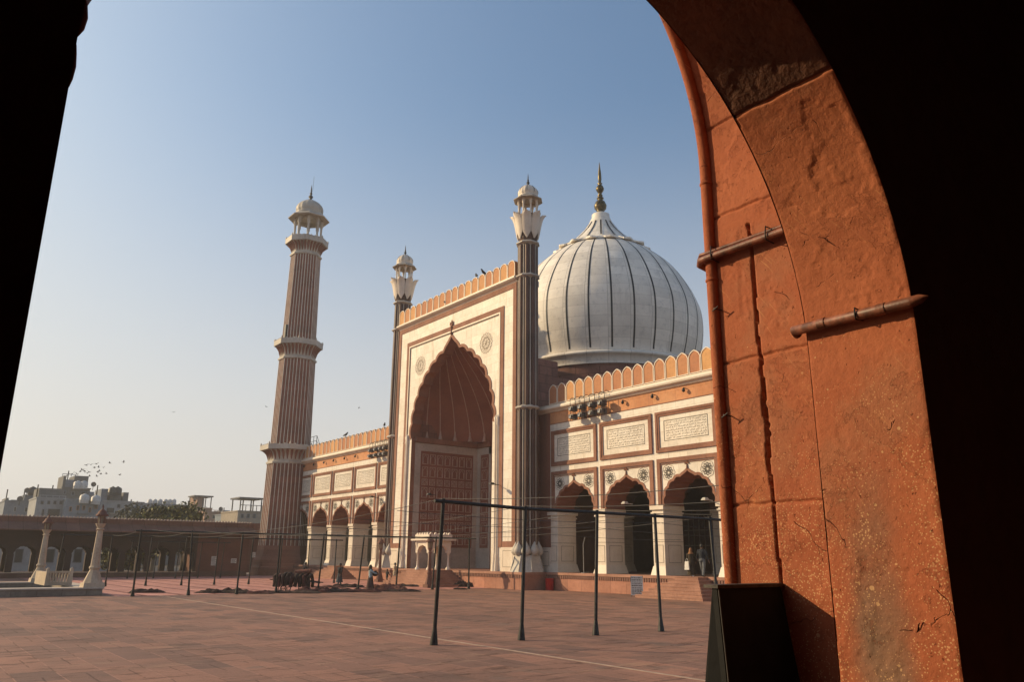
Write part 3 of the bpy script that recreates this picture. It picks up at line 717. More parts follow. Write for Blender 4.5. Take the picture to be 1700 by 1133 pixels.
# ---- portal niche
NX0, NX1, NL, NR = XI+1.0, 43.9, 62.15, 49.65; NS = XI+.4
m = MB()
m.box(NS, NX1, NL, NL+.5, PZ, 12.7); m.box(NS, NX1, NR-.5, NR, PZ, 12.7)          # side walls
m.box(NX1, 45.0, 59.9, NL+.5, PZ, 12.7); m.box(NX1, 45.0, NR-.5, 51.9, PZ, 12.7)            # shoulders
m.box(45.0, 46.1, NR, NL, PZ, 12.7)
niche = m.build('portal_niche', NICHE, hall)
m = MB()      # pale borders of the panelled walls
for y, x0, x1 in ((NL-.03, NS, NX1),):
    m.box(x0+.02, x0+.62, y-.06, NL, PZ, 12.25); m.box(x1-.5, x1-.02, y-.06, NL, PZ, 12.25); m.box(x0+.62, x1-.5, y-.06, NL, 11.55, 12.25)
m.box(NS, NX1, NL-.10, NL, PZ, 3.0)
m.box(NX1-.06, NX1, 61.55, NL-.1, PZ, 12.25); m.box(NX1-.06, NX1, 59.9, 61.55, 11.6, 12.25); m.box(NX1-.06, NX1, 59.9, 60.2, PZ, 12.25); m.box(NX1-.08, NX1, 60.2, 61.55, PZ, 3.0)
m.box(45.0-.06, 45.0, NR+2.3, NL-2.3, 11.6, 12.25); m.box(45.0-.06, 45.0, NR+2.3, NL-2.3, PZ, 3.0)
for y in (51.9, 55.0, 56.8, 59.6): m.box(45-.05, 45.0, y, y+.3, 3.0, 11.6)
m.box(NS, NX1, NR, NR+.08, PZ, 3.0); m.box(NS, NX1, NR, NR+.08, 11.55, 12.25)
m.build('niche_border', GREYMARBLE, niche)
def rect_line(m, P, u0, u1, v0, v1, t):
    for a, b, c, d in ((u0, u1, v0, v0+t), (u0, u1, v1-t, v1), (u0, u0+t, v0+t, v1-t), (u1-t, u1, v0+t, v1-t)): P(m, a, b, c, d)
def pan_grid(m, P, L, u0, u1, z0, z1, cols):
    rows = [('t', 1.0), ('t', 1.0), ('s', .62), ('t', 1.0), ('t', 1.0), ('s', .62), ('t', 1.0), ('t', .95)]
    tot = sum(r for _, r in rows); z = z1; H = z1-z0
    for kind, r in rows:
        h = H*r/tot; cw = (u1-u0)/cols
        for i in range(cols):
            a = u0+cw*i+cw*.12; b = u0+cw*(i+1)-cw*.12; v0 = z-h+h*.10; v1 = z-h*.10
            rect_line(m, P, a, b, v0, v1, .045)
            c = (a+b)/2; hw = (b-a)/2
            if kind == 't':
                L(m, [(c-hw*.72, v0+.1), (c-hw*.72, v1-(v1-v0)*.42), (c-hw*.45, v1-(v1-v0)*.26), (c, v1-(v1-v0)*.1), (c+hw*.45, v1-(v1-v0)*.26), (c+hw*.72, v1-(v1-v0)*.42), (c+hw*.72, v0+.1)])
            else:
                vc = (v0+v1)/2; rr = min(hw, (v1-v0)/2)*.72
                for pr in (1., .5): L(m, [(c+rr*pr*(1+.12*math.cos(8*q))*math.cos(q), vc+rr*pr*(1+.12*math.cos(8*q))*math.sin(q)) for q in [2*PI*j/24 for j in range(25)]])
        z -= h
m = MB(); pan_grid(m, lambda m, a, b, c, d: m.box(a, b, NL-.05, NL-.01, c, d), lambda m, pts: m.tube([(u, NL-.03, v) for u, v in pts], .022, 4), NS+.75, NX1-.6, 3.15, 11.4, 7)
m.build('panel_inlay', INLAY, niche)
m = MB(); pan_grid(m, lambda m, a, b, c, d: m.box(NX1-.05, NX1-.01, a, b, c, d), lambda m, pts: m.tube([(NX1-.03, u, v) for u, v in pts], .022, 4), 60.3, 61.5, 3.15, 11.4, 1)
m.build('panel_inlay', INLAY, niche)
m = MB(); pan_grid(m, lambda m, a, b, c, d: m.box(44.95, 44.99, a, b, c, d), lambda m, pts: m.tube([(44.97, u, v) for u, v in pts], .022, 4), 57.2, 59.5, 3.15, 11.4, 2)
m.build('panel_inlay', INLAY, niche)
m = MB(); m.box(NS, NX1, NL-.22, NL, 12.3, 12.75); m.box(NX1-.2, NX1, 59.9, NL-.2, 12.3, 12.75); m.box(44.8, 45, NR, NL, 12.3, 12.75); m.box(NS, NX1, NR, NR+.22, 12.3, 12.75)
m.build('niche_cornice', BROWN, niche)
# ribbed half vault
m = MB(); NV = 40; NT = 20; vs = []; fs = []
def vault(ph, t):
    k = 2.6
    cx_, sy_ = math.cos(ph), math.sin(ph)
    rr = 1/((abs(cx_)**k+abs(sy_)**k)**(1/k))
    s = math.cos(t*PI/2)**.82
    return (XI+.45+8.0*sy_*rr*s**2.1, YC+6.75*cx_*rr*s, 12.75+8.35*math.sin(t*PI/2)**1.05)
for i in range(NV+1):
    for j in range(NT+1): vs.append(vault(PI*i/NV, j/NT))
for i in range(NV):
    for j in range(NT):
        a = i*(NT+1)+j; fs.append((a, a+1, a+NT+2, a+NT+1))
m.add(vs, fs, 0, True); m.build('ribbed_vault', NICHE, niche)
m = MB()
for i in range(1, 18):
    ph = PI*i/18; m.tube([vault(ph, .0+.97*j/NT) for j in range(NT+1)], .05, 5)
    b = Vector(vault(ph, 0)); c = Vector((NX0+3, YC, b.z)); d = (c-b).normalized()
    b = b+d*.05; m.tube([b, b+Vector((0, 0, .35)), b+Vector((0, 0, .9))], [.26, .14, .05], 6)
m.build('vault_rib', INLAY, niche)
m = MB(); m.box(XI, 46, NR, NL, 1.0, PZ+.004); m.build('niche_floor', STEP, niche)

# ---- wings
BAY = 5.2
def script_strokes(m, x, y0, y1, z0, z1, lines, rnd, t=.022):
    H = (z1-z0)/lines
    for l in range(lines):
        zb = z1-H*(l+.72); y = y1-.08
        while y > y0+.12:
            k = rnd.random(); w_ = .10+.22*rnd.random()
            if k < .42: m.box(x, x+.01, y-t*1.2, y, zb, zb+H*(.35+.25*rnd.random())); y -= .07+.05*rnd.random()
            elif k < .8:
                pts = [(x, max(y0+.04, y-w_*i/6), zb+H*.16*math.sin(PI*i/6)*(-1 if rnd.random() < .6 else 1)+.02) for i in range(7)]
                m.tube(pts, t*.6, 4, caps=False); y -= w_*.8
            else:
                m.box(x, x+.01, y-.14, y-.02, zb+H*.04, zb+H*.04+t); m.box(x, x+.01, y-.09, y-.05, zb+H*.3, zb+H*.3+t*1.3); y -= .13
            if rnd.random() < .6: m.box(x, x+.01, y-.03, y, zb+H*(.5+.15*rnd.random()), zb+H*.68)
arc = arch_curve(2.02, 5.45, 1.78, .26, 5, .10, 90)
def wing_bay(yc, first=None, seed=0):
    """one bay of a wing; parts are children of the hall"""
    rnd = random.Random(seed); a, b = yc-BAY/2, yc+BAY/2
    if first is None:
        parts = []
        c = shift(arc, yc)
        m = MB(); wall_with_arch(m, c, a, b, 5.45, 8.4, XW, XW+1.8, 0, 1); parts.append(m.build('arch_bay', [MARBLE, NICHE], hall))
        m = MB(); m.ribbon(c, offset_curve(c, .17), XW-.045, XW+.02); parts.append(m.build('arch_border', BROWN, hall))
        m = MB(); fin = c[len(c)//2][1]
        m.tube([(XW-.04, yc, fin+.1), (XW-.04, yc, fin+.36)], [.07, .035], 6)
        for q in range(5): m.tube([(XW-.04, yc, fin+.42), (XW-.04, yc+.17*math.cos(PI*q/4), fin+.42+.17*math.sin(PI*q/4))], [.02, .045], 5)
        parts.append(m.build('arch_finial', BROWN, hall))
        m = MB()
        for ys in (a+.17, b-.17-.26): m.box(XW-.09, XW+.01, ys, ys+.26, 5.45, 8.35)
        m.box(XW-.09, XW+.01, a+.43, b-.43, 8.09, 8.35)
        for ys in (a+.46, b-.46-.05): m.box(XW-.05, XW+.01, ys, ys+.05, 5.45, 8.03)
        m.box(XW-.05, XW+.01, a+.51, b-.51, 7.98, 8.03)
        parts.append(m.build('arch_frame', BROWN, hall))
        for s in (-1, 1):
            m = MB(); cy_, cz_ = yc+1.53*s, 7.45; x = XW-.02
            for k in range(10):
                an = 2*PI*k/10
                m.add([(x, cy_+.05*math.cos(an), cz_+.05*math.sin(an)), (x, cy_+.2*math.cos(an+.30), cz_+.2*math.sin(an+.30)), (x, cy_+.40*math.cos(an), cz_+.40*math.sin(an)), (x, cy_+.2*math.cos(an-.30), cz_+.2*math.sin(an-.30))], [(0, 1, 2, 3)])
                an += PI/10; d = .36
                m.add([(x, cy_+(d+.06*u)*math.cos(an)-.06*v*math.sin(an), cz_+(d+.06*u)*math.sin(an)+.06*v*math.cos(an)) for u, v in ((1, 0), (0, 1), (-1, 0), (0, -1))], [(0, 1, 2, 3)])
            m.tube([(x, cy_+.50*(1+.05*math.cos(8*q))*math.cos(q), cz_+.50*(1+.05*math.cos(8*q))*math.sin(q)) for q in [2*PI*j/64 for j in range(64)]], .012, 4, 1, closed=True)
            parts.append(m.build('rosette', [INK, INKGREY], hall))
        m = MB()   # inscription panel zone
        m.box(XW+.0, XW+1.8, a, b, 8.4, 11.9)
        parts.append(m.build('panel_wall', MARBLE, hall))
        m = MB(); t = .30
        A, B, Z0, Z1 = a+.17, b-.17, 8.76, 11.38
        for e, x, tt in ((0, XW-.10, .16), (.16, XW-.06, .14)):
            for (p, q, r_, s_) in ((A+e, B-e, Z0+e, Z0+e+tt), (A+e, B-e, Z1-e-tt, Z1-e), (A+e, A+e+tt, Z0+e+tt, Z1-e-tt), (B-e-tt, B-e, Z0+e+tt, Z1-e-tt)): m.box(x, XW+.01, p, q, r_, s_)
        parts.append(m.build('panel_frame', BROWN, hall))
        m = MB(); A, B, Z0, Z1 = a+.84, b-.84, 9.46, 10.78
        for (p, q, r_, s_) in ((A, B, Z0, Z0+.035), (A, B, Z1-.035, Z1), (A, A+.035, Z0, Z1), (B-.035, B, Z0, Z1)): m.box(XW-.012, XW+.005, p, q, r_, s_)
        parts.append(m.build('panel_border', INK, hall))
        m = MB(); m.box(XW+.0, XW+1.8, a, b, 11.95, 12.8); m.box(XW-.03, XW+.1, a, b, 11.9, 11.95, 1)
        parts.append(m.build('orange_band', [ORANGE, BROWN], hall))
        return parts
    return [dup(o, (0, yc-first[0], 0)) for o in first[1]]
def pier(yc, first=None):
    if first: return dup(first[1], (0, yc-first[0], 0))
    m = MB(); w_ = .47
    m.box(XW+.02, XW+1.8, yc-w_, yc+w_, PZ, 5.45)
    m.taper(XW+.91, yc, PZ, PZ+.55, 1.06, w_+.16, .93, w_+.03); m.box(XW-.06, XW+1.88, yc-w_-.06, yc+w_+.06, 4.95, 5.06); m.box(XW-.10, XW+1.92, yc-w_-.10, yc+w_+.10, 5.2, 5.45)
    for (p, q, r_, s_) in ((-.36, .36, 1.95, 1.98), (-.36, .36, 3.0, 3.03), (-.36, -.33, 1.98, 3.0), (.33, .36, 1.98, 3.0)): m.box(XW+.005, XW+.03, yc+p, yc+q, r_, s_, 1)
    m.box(XW+.008, XW+1.8, yc-w_-.005, yc+w_+.005, 3.22, 3.25, 1)
    for (p, q, r_, s_) in ((.35, 1.55, 1.95, 1.98), (.35, 1.55, 3.0, 3.03), (.35, .38, 1.98, 3.0), (1.52, 1.55, 1.98, 3.0)): m.box(XW+p, XW+q, yc-w_-.012, yc-w_, r_, s_, 1)
    return m.build('pier', [MARBLE_TRIM, INKGREY], hall)
right_edges = [45.05-BAY*i for i in range(6)]
left_edges = [66.75+BAY*i for i in range(6)]
ycs = [e-BAY/2 for e in right_edges[:5]]+[e+BAY/2 for e in left_edges[:5]]
proto = wing_bay(ycs[0]); base = (ycs[0], proto)
allbays = [proto]+[wing_bay(y, base) for y in ycs[1:]]
for i, y in enumerate(ycs):
    m = MB(); script_strokes(m, XW-.008, y-BAY/2+.92, y+BAY/2-.92, 9.54, 10.72, 7, random.Random(50+i), .016)
    m.build('inscription', SCRIPT, hall)
p0 = pier(right_edges[1])
for y in right_edges[2:]+left_edges[1:]: pier(y, (right_edges[1], p0))
for y in (45.05-.28, 66.75+.28): pier(y, (right_edges[1], p0))
# second row of arches inside, in bare sandstone, and third
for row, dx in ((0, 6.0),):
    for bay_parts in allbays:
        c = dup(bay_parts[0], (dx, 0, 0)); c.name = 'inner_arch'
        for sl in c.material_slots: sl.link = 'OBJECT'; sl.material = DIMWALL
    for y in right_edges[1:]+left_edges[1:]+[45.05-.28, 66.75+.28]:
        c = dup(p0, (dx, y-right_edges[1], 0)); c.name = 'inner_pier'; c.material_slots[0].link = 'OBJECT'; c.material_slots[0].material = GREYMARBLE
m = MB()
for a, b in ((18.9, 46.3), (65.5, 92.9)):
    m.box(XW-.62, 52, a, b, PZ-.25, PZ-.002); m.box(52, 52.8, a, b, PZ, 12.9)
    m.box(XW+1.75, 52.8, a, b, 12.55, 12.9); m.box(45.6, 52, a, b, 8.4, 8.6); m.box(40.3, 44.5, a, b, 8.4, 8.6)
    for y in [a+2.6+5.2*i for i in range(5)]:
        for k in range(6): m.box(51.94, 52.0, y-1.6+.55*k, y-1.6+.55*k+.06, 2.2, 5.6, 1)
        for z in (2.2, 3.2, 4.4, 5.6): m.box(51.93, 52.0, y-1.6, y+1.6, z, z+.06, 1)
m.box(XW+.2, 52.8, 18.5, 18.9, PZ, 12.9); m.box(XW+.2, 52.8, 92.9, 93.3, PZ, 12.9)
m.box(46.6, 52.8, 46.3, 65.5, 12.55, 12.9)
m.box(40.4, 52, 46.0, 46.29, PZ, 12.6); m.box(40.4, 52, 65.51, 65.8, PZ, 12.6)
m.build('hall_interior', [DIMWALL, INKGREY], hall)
# wing cornice + merlons
for a, b in ((18.9, 46.35), (65.45, 92.9)):
    m = MB(); m.prism([(XW-.02, 12.8), (XW-.12, 12.84), (XW-.20, 12.95), (XW-.36, 13.02), (XW-.40, 13.12), (XW-.34, 13.26), (XW-.12, 13.30), (XW-.12, 13.42), (XW+1.8, 13.42), (XW+1.8, 12.8)], 'y', a, b)
    m.build('wing_cornice', MARBLE_TRIM, hall)
MP = .97
fm = merlon_mesh('merlon', .92, 1.5, True, hall, (XW-.0, 45.0-MP/2, 13.42))
for i in range(1, 26): dup(fm, (0, -MP*i, 0))
for i in range(27): dup(fm, (0, 66.7+MP*i-(45.0-MP), 0))
# brown corner strips between wings and portal
for a, b in ((45.06, 46.3), (65.5, 66.74)):
    m = MB(); m.box(XW, XW+1.8, a, b, PZ, 13.4); m.build('corner_strip', RED, hall)
    m = MB(); m.box(XW-.06, XW, a, b, PZ, 2.92); rect = ((a+.2, b-.2, 1.6, 1.64), (a+.2, b-.2, 2.6, 2.64), (a+.2, a+.24, 1.64, 2.6), (b-.24, b-.2, 1.64, 2.6))
    for p, q, r_, s_ in rect: m.box(XW-.066, XW-.05, p, q, r_, s_, 1)
    m.build('strip_dado', [MARBLE_TRIM, INKGREY], hall)
# plinth
m = MB()
PF, WF = 35.9, 37.9
m.box(PF, 38.6, 44.9, 66.9, 0, PZ-.17); m.box(WF, 38.6, 18.9, 44.9, 0, PZ-.17); m.box(WF, 38.6, 66.9, 92.9, 0, PZ-.17)
m.build('plinth', PLINTH, hall)
m = MB()
m.box(PF-.07, 38.5, 44.83, 66.97, PZ-.17, PZ); m.box(WF-.07, 38.5, 18.9, 44.83, PZ-.17, PZ); m.box(WF-.07, 38.5, 66.97, 92.9, PZ-.17, PZ)
m.build('plinth_coping', STEP, hall)
def frieze(x, a, b):
    m = MB(); y = a+.1; k = 0
    while y < b-.1:
        m.box(x-.05, x+.01, y, y+.11, PZ-.40, PZ-.19); y += .2; k += 1
    m.build('plinth_frieze', FRIEZE, hall)
FRIEZE = stone('carved_frieze', (.2, .1, .075), (.27, .14, .1), 1., 8.)
frieze(PF, 44.9, 66.9); frieze(WF, 18.9, 44.9); frieze(WF, 67, 92.8)
def pyramid_stairs(xf, yc, half, depth, n, runx, runy, name='staircase'):
    m = MB(); h = PZ/n
    for k in range(n):
        e = n-1-k
        m.box(xf-depth-runx*e, xf+.0, yc-half-runy*e, yc+half+runy*e, h*k+.001, h*(k+1)-(0 if k < n-1 else .004))
        m.box(xf-depth-runx*e-.02, xf+.0, yc-half-runy*e-.02, yc+half+runy*e+.02, h*(k+1)-.05, h*(k+1)-.006*1)
    return m.build(name, STEP, hall)
pyramid_stairs(PF, YC-.2, 1.75, 2.15, 7, .2, .38)
pyramid_stairs(WF, 31.3, .85, .9, 7, .28, .27); pyramid_stairs(WF, 78.0, .9, .9, 7, .28, .45)

# ---- corner turrets of the portal (guldastas)
def kiosk(cx_, cy_, z, s, root, mats, posts=8, name='kiosk', ph=0., dh=1.):
    """chhatri: posts with arched heads, wide octagonal eave, ribbed dome, finial; s = scale"""
    mm, eave, dm, fin = mats
    m = MB(); m.lathe(cx_, cy_, [(1.0*s, z), (1.0*s, z+.1*s)], 8, R(22.5), smooth=False); m.build(name+'_floor', mm, root)
    for k in range(posts):
        a = R(22.5)+2*PI*k/posts; px, py = cx_+.86*s*math.cos(a), cy_+.86*s*math.sin(a)
        m = MB(); m.lathe(px, py, [(.12*s, z+.1*s), (.12*s, z+.25*s), (.075*s, z+.3*s), (.075*s, z+(1.0+ph)*s), (.12*s, z+(1.1+ph)*s), (.1*s, z+(1.6+ph)*s)], 8); m.build(name+'_post', mm, root)
    m = MB()
    for k in range(posts):
        a = R(22.5)+2*PI*k/posts; b = R(22.5)+2*PI*(k+1)/posts
        A = Vector((cx_+.86*s*math.cos(a), cy_+.86*s*math.sin(a), 0)); B = Vector((cx_+.86*s*math.cos(b), cy_+.86*s*math.sin(b), 0))
        top = z+(1.62+ph)*s; pts = []
        for i in range(13):
            t = i/12; u = abs(2*t-1); pts.append((t, z+(1.08+ph+.38*(1-u**1.7))*s))
        for th in (0., .08*s):
            nrm = Vector(((A+B)/2-Vector((cx_, cy_, 0)))).normalized()*th
            for (t0, z0), (t1, z1) in zip(pts, pts[1:]):
                p, q = A.lerp(B, t0)-nrm, A.lerp(B, t1)-nrm
                m.add([(p.x, p.y, z0), (q.x, q.y, z1), (q.x, q.y, top), (p.x, p.y, top)], [(0, 1, 2, 3)])
    m.build(name+'_arches', mm, root)
    z = z+ph*s
    m = MB(); m.lathe(cx_, cy_, [(.8*s, z+1.58*s), (1.36*s, z+1.50*s), (1.38*s, z+1.55*s), (.98*s, z+1.82*s), (.96*s, z+1.9*s)], 8, R(22.5), smooth=False); m.build(name+'_eave', eave, root)
    m = MB(); P = cr([(q*s, z+(1.85+(u-1.85)*dh)*s) for q, u in ((.94, 1.85), (.94, 1.98), (.86, 2.02), (.92, 2.3), (.89, 2.6), (.77, 2.88), (.56, 3.12), (.32, 3.30), (.12, 3.42))], 3)
    n = 48; vs = []; fs = []
    for j_, (r_, zz) in enumerate(P):
        for i in range(n):
            a = 2*PI*i/n; q = r_*(1-.085*(1-abs(math.sin(8*a)))**2) if r_ > .13*s and j_ > 4 else r_
            vs.append((cx_+q*math.cos(a), cy_+q*math.sin(a), zz))
    for j in range(len(P)-1):
        for i in range(n): fs.append((j*n+i, j*n+(i+1) % n, (j+1)*n+(i+1) % n, (j+1)*n+i))
    m.add(vs, fs, 0, True); m.build(name+'_dome', dm, root)
    z = z+1.57*(dh-1)*s
    m = MB(); m.lathe(cx_, cy_, [(.42*s, z+3.26*s), (.3*s, z+3.36*s), (.12*s, z+3.46*s), (.05*s, z+3.5*s), (.15*s, z+3.62*s), (.15*s, z+3.7*s), (.05*s, z+3.8*s), (.10*s, z+3.9*s), (.05*s, z+4.0*s), (.045*s, z+4.25*s), (.005, z+4.6*s)], 12); m.build(name+'_finial', fin, root)
TW = []
def turret(cx_, cy_):
    r = .70
    m = MB(); m.lathe(cx_, cy_, [(r, PZ), (r, 26.5)], 8, R(22.5), smooth=False)
    t = m.build('corner_turret', DARKCOL, hall)
    m = MB()
    for k in range(8):
        a = R(22.5)+2*PI*k/8; m.tube([(cx_+(r+.0)*math.cos(a), cy_+(r+.0)*math.sin(a), 2.9), (cx_+r*math.cos(a), cy_+r*math.sin(a), 26.4)], .045, 6)
    m.build('white_line', GREYMARBLE, t)
    m = MB()
    for k in range(8):
        a = 2*PI*k/8; q = r*.93; m.tube([(cx_+q*math.cos(a), cy_+q*math.sin(a), 2.9), (cx_+q*math.cos(a), cy_+q*math.sin(a), 26.3)], .17, 8)
    m.build('shaft_roll', DARKCOL, t)
    for z in (13.1, 23.65, 26.45):
        m = MB(); m.lathe(cx_, cy_, [(r, z-.16), (r+.1, z-.1), (r+.28, z), (r+.28, z+.08), (r+.1, z+.2), (r, z+.24)], 8, R(22.5), smooth=False, cap=False); m.build('ring', GREYMARBLE, t)
    m = MB(); m.lathe(cx_, cy_, [(1.30, PZ), (1.26, PZ+.12), (1.06, PZ+.6), (.96, PZ+1.05), (.95, PZ+1.15), (.85, PZ+1.2)], 8, R(22.5), smooth=False)
    for k in range(8):
        a = 2*PI*k/8; q = .82
        m.lathe(cx_+q*math.cos(a), cy_+q*math.sin(a), [(.2, PZ+1.15), (.34, PZ+1.32), (.36, PZ+1.45), (.28, PZ+1.68), (.12, PZ+1.95), (.01, PZ+2.15)], 12)
        m.tube([(cx_+1.24*math.cos(a+.39), cy_+1.24*math.sin(a+.39), PZ+.1), (cx_+.94*math.cos(a+.39), cy_+.94*math.sin(a+.39), PZ+1.1)], .05, 5)
    m.build('bulb_base', GREYMARBLE, t)
    m = MB(); m.lathe(cx_, cy_, [(.72, 26.65), (.8, 26.9), (.82, 27.3), (.95, 28.3), (1.05, 28.85)], 8, R(22.5), smooth=False)
    m.build('crown_core', DARKCOL, t)
    m = MB()
    for k in range(8):
        a0 = R(22.5)*0+2*PI*k/8+R(0); P = []
        prof = [(.84, 26.85, .02), (.90, 27.1, .2), (.97, 27.4, .37), (1.07, 27.95, .385), (1.17, 28.4, .375), (1.30, 28.72, .34), (1.45, 28.92, .24), (1.56, 28.98, .06)]
        for rr, zz, hw in prof:
            for j in range(5):
                u = (j-2)/2; a = a0+u*hw; q = rr*(1-.05*u*u) if zz < 28.7 else rr*(1-.10*abs(u)); P.append((cx_+q*math.cos(a), cy_+q*math.sin(a), zz-.05*abs(u)))
        fs = [(i*5+j, i*5+j+1, i*5+j+6, i*5+j+5) for i in range(len(prof)-1) for j in range(4)]
        nP = len(P); P2 = [(cx_+(x-cx_)*.94, cy_+(y-cy_)*.94, z+.03) for x, y, z in P]
        m.add(P, fs, 0, True); m.add(P2, fs, 0, True)
    m.build('lotus_petals', MARBLE_TRIM, t)
    kiosk(cx_, cy_, 28.75, .90, t, (MARBLE_TRIM, GREYMARBLE, MARBLE_TRIM, DARKMETAL), ph=.2, dh=.82)
    for k in range(8):
        m = MB(); a = 2*PI*k/8; m.tube([(cx_+q*.9*math.cos(a), cy_+q*.9*math.sin(a), 28.75+z*.9) for q, z in ((.93, 2.4), (.92, 2.65), (.79, 2.88), (.58, 3.08))], .022, 4); m.build('dome_line', BLACKSTONE, t)
turret(37.05, 45.98); turret(37.05, 65.82)
for o in kids(hall):
    if o.name.startswith('corner_turret'): o['label'] = 'dark fluted corner turret carrying a white lotus kiosk'

# ============================================================ minaret
MC = (37.6, 93.0)
mn = thing('minaret', 'tall tapering red and white striped sandstone minaret with three balconies and domed kiosk', 'minaret', (*MC, 0))
O = 1.045
m = MB(); m.lathe(*MC, [(3.3*O, 0), (3.25*O, .9), (3.12*O, 1.0), (3.05*O, 1.7), (2.8*O, 2.3), (2.7*O, 2.9), (2.68*O, 3.3)], 8, R(22.5), smooth=False); m.build('minaret_base', stone('minaret_base_stone', (.25, .11, .078), (.33, .155, .11), .4, 5., 'yzx', 1.4, .7, .012, (.6, .55, .5), .15, (.14, .07, .055), .4), mn)
def shaft(z0, z1, r0, r1):
    m = MB(); m.lathe(*MC, [(r0*O, z0), (r1*O, z1)], 8, R(22.5), smooth=False)
    # convex red flutes between white fillets
    for f_ in range(8):
        a = R(22.5)+2*PI*f_/8; b = a+2*PI/8
        for j in range(4):
            t = (j+.5)/4
            for w0 in (0,):
                p0 = Vector((r0*O*(math.cos(a)*(1-t)+math.cos(b)*t), r0*O*(math.sin(a)*(1-t)+math.sin(b)*t), z0)); p1 = Vector((r1*O*(math.cos(a)*(1-t)+math.cos(b)*t), r1*O*(math.sin(a)*(1-t)+math.sin(b)*t), z1))
                m.tube([(p0.x*.955+MC[0], p0.y*.955+MC[1], z0), (p1.x*.955+MC[0], p1.y*.955+MC[1], z1)], [.17*r0/2.4, .17*r1/2.4], 8, caps=False)
    s = m.build('shaft', MINRED, mn)
    m = MB()
    for f_ in range(8):
        a = R(22.5)+2*PI*f_/8; b = a+2*PI/8
        for j in range(4):
            t = j/4
            c0, s0 = math.cos(a)*(1-t)+math.cos(b)*t, math.sin(a)*(1-t)+math.sin(b)*t
            m.tube([(MC[0]+r0*O*c0, MC[1]+r0*O*s0, z0), (MC[0]+r1*O*c0, MC[1]+r1*O*s0, z1)], .062, 5, caps=False)
    m.build('white_stripe', MINWHITE, s)
def balcony(z, r_in, r_out, zt, parap):
    m = MB(); prof = cr([(r_in*O, z+.25), (r_in*O*1.03, z+.6), ((r_in*.75+r_out*.25)*O, z+.6+(zt-z-.6)*.5), ((r_in*.35+r_out*.65)*O, z+.6+(zt-z-.6)*.82), (r_out*.97*O, zt-.18)], 4)
    m.lathe(*MC, prof, 8, R(22.5), smooth=False, cap=False)
    g = m.build('balcony', GREYMARBLE, mn)
    m = MB()
    for f_ in range(8):
        a = R(22.5)+2*PI*f_/8; b = a+2*PI/8
        for j in range(4):
            for dt in (.5,):
                t = (j+dt)/4; c0, s0 = math.cos(a)*(1-t)+math.cos(b)*t, math.sin(a)*(1-t)+math.sin(b)*t
                n_ = len(prof)
                m.tube([(MC[0]+(q-.01)*c0, MC[1]+(q-.01)*s0, zz) for q, zz in prof[2:]], [.03+.14*math.sin(PI*i/(n_-3)) for i in range(n_-2)], 6, caps=False)
    m.build('corbel_recess', MINRED, g)
    m = MB(); m.lathe(*MC, [(r_in*O+.02, z-.12), (r_in*O+.18, z-.06), (r_in*O+.2, z+.14), (r_in*O+.05, z+.25)], 8, R(22.5), smooth=False, cap=False); m.build('balcony_ring', GREYMARBLE, g)
    m = MB(); m.lathe(*MC, [(r_out*.9*O, zt-.2), (r_out*1.0*O, zt-.16), (r_out*1.0*O, zt+parap), (r_out*O-.14, zt+parap), (r_out*O-.14, zt), (.5, zt)], 8, R(22.5), smooth=False, cap=False)
    for k in range(8):
        a = R(22.5)+2*PI*k/8; m.taper(MC[0]+(r_out*O-.08)*math.cos(a), MC[1]+(r_out*O-.08)*math.sin(a), zt+parap, zt+parap+.32, .1, .1, .03, .03)
        for t in (.25, .5, .75):
            b = a+2*PI/8; m.taper(MC[0]+(r_out*O-.08)*(math.cos(a)*(1-t)+math.cos(b)*t), MC[1]+(r_out*O-.08)*(math.sin(a)*(1-t)+math.sin(b)*t), zt+parap, zt+parap+.13, .09, .09, .03, .03)
    m.build('balustrade', GREYMARBLE, g)
shaft(3.3, 12.9, 2.55, 2.40); balcony(12.9, 2.40, 3.38, 14.6, .42)
shaft(14.6, 25.9, 2.24, 2.08); balcony(25.9, 2.1, 2.88, 27.75, .5)
shaft(27.7, 39.9, 1.97, 1.76); balcony(39.9, 1.78, 2.62, 41.6, .55)
kiosk(*MC, 41.6, 1.95, mn, (GREYMARBLE, GREYMARBLE, GREYMARBLE, DARKMETAL), ph=.31, dh=.74)
m = MB(); m.tube([(MC[0]+.15, MC[1]-.1, 49.3), (MC[0]+.2, MC[1]-.1, 51.6)], .02, 4); m.build('lightning_rod', DARKMETAL, mn)
m = MB()
for a in (R(180),):
    m.box(MC[0]-2.06*O, MC[0]-1.9, MC[1]-.7, MC[1]-.2, 28.3, 30.2)
m.build('doorway', BLACKSTONE, mn)

# ============================================================ loudspeakers, hooks on the wing cornices
def speaker_stack():
    s = thing('loudspeaker', 'x', 'loudspeaker', (0, 0, 0), 'grey loudspeaker stacks hung from the wing cornices')
    for z in (-.42, -1.0):
        m = MB(); m.prism([(-.30, -.15), (.2, -.2), (.2, .2), (-.30, .15)], 'y', -.22, .22)
        b = m.build('speaker_box', SPEAKERGREY, s); b.location = (0, 0, z)
        m = MB(); m.lathe(0, 0, [(.03, 0), (.06, .03), (.11, .06), (.125, .08)], 16, cap=False)
        h = m.build('horn', WHITEPAINT, None); h.parent = b; h.rotation_euler = (0, -PI/2, 0); h.location = (-.31, 0, 0)
    m = MB()
    for y in (-.27, .27): m.tube([(.55, y, .35), (.1, y, .45), (-.08, y, .3), (-.08, y, -1.3)], .022, 5)
    m.tube([(-.08, -.27, .3), (-.08, .27, .3)], .028, 5); m.tube([(-.05, -.27, -.72), (-.05, .27, -.72)], .022, 5)
    m.build('bracket', DARKMETAL, s)
    return s
sp0 = speaker_stack()
NAMES = ['first', 'second', 'third', 'fourth']
spk = []
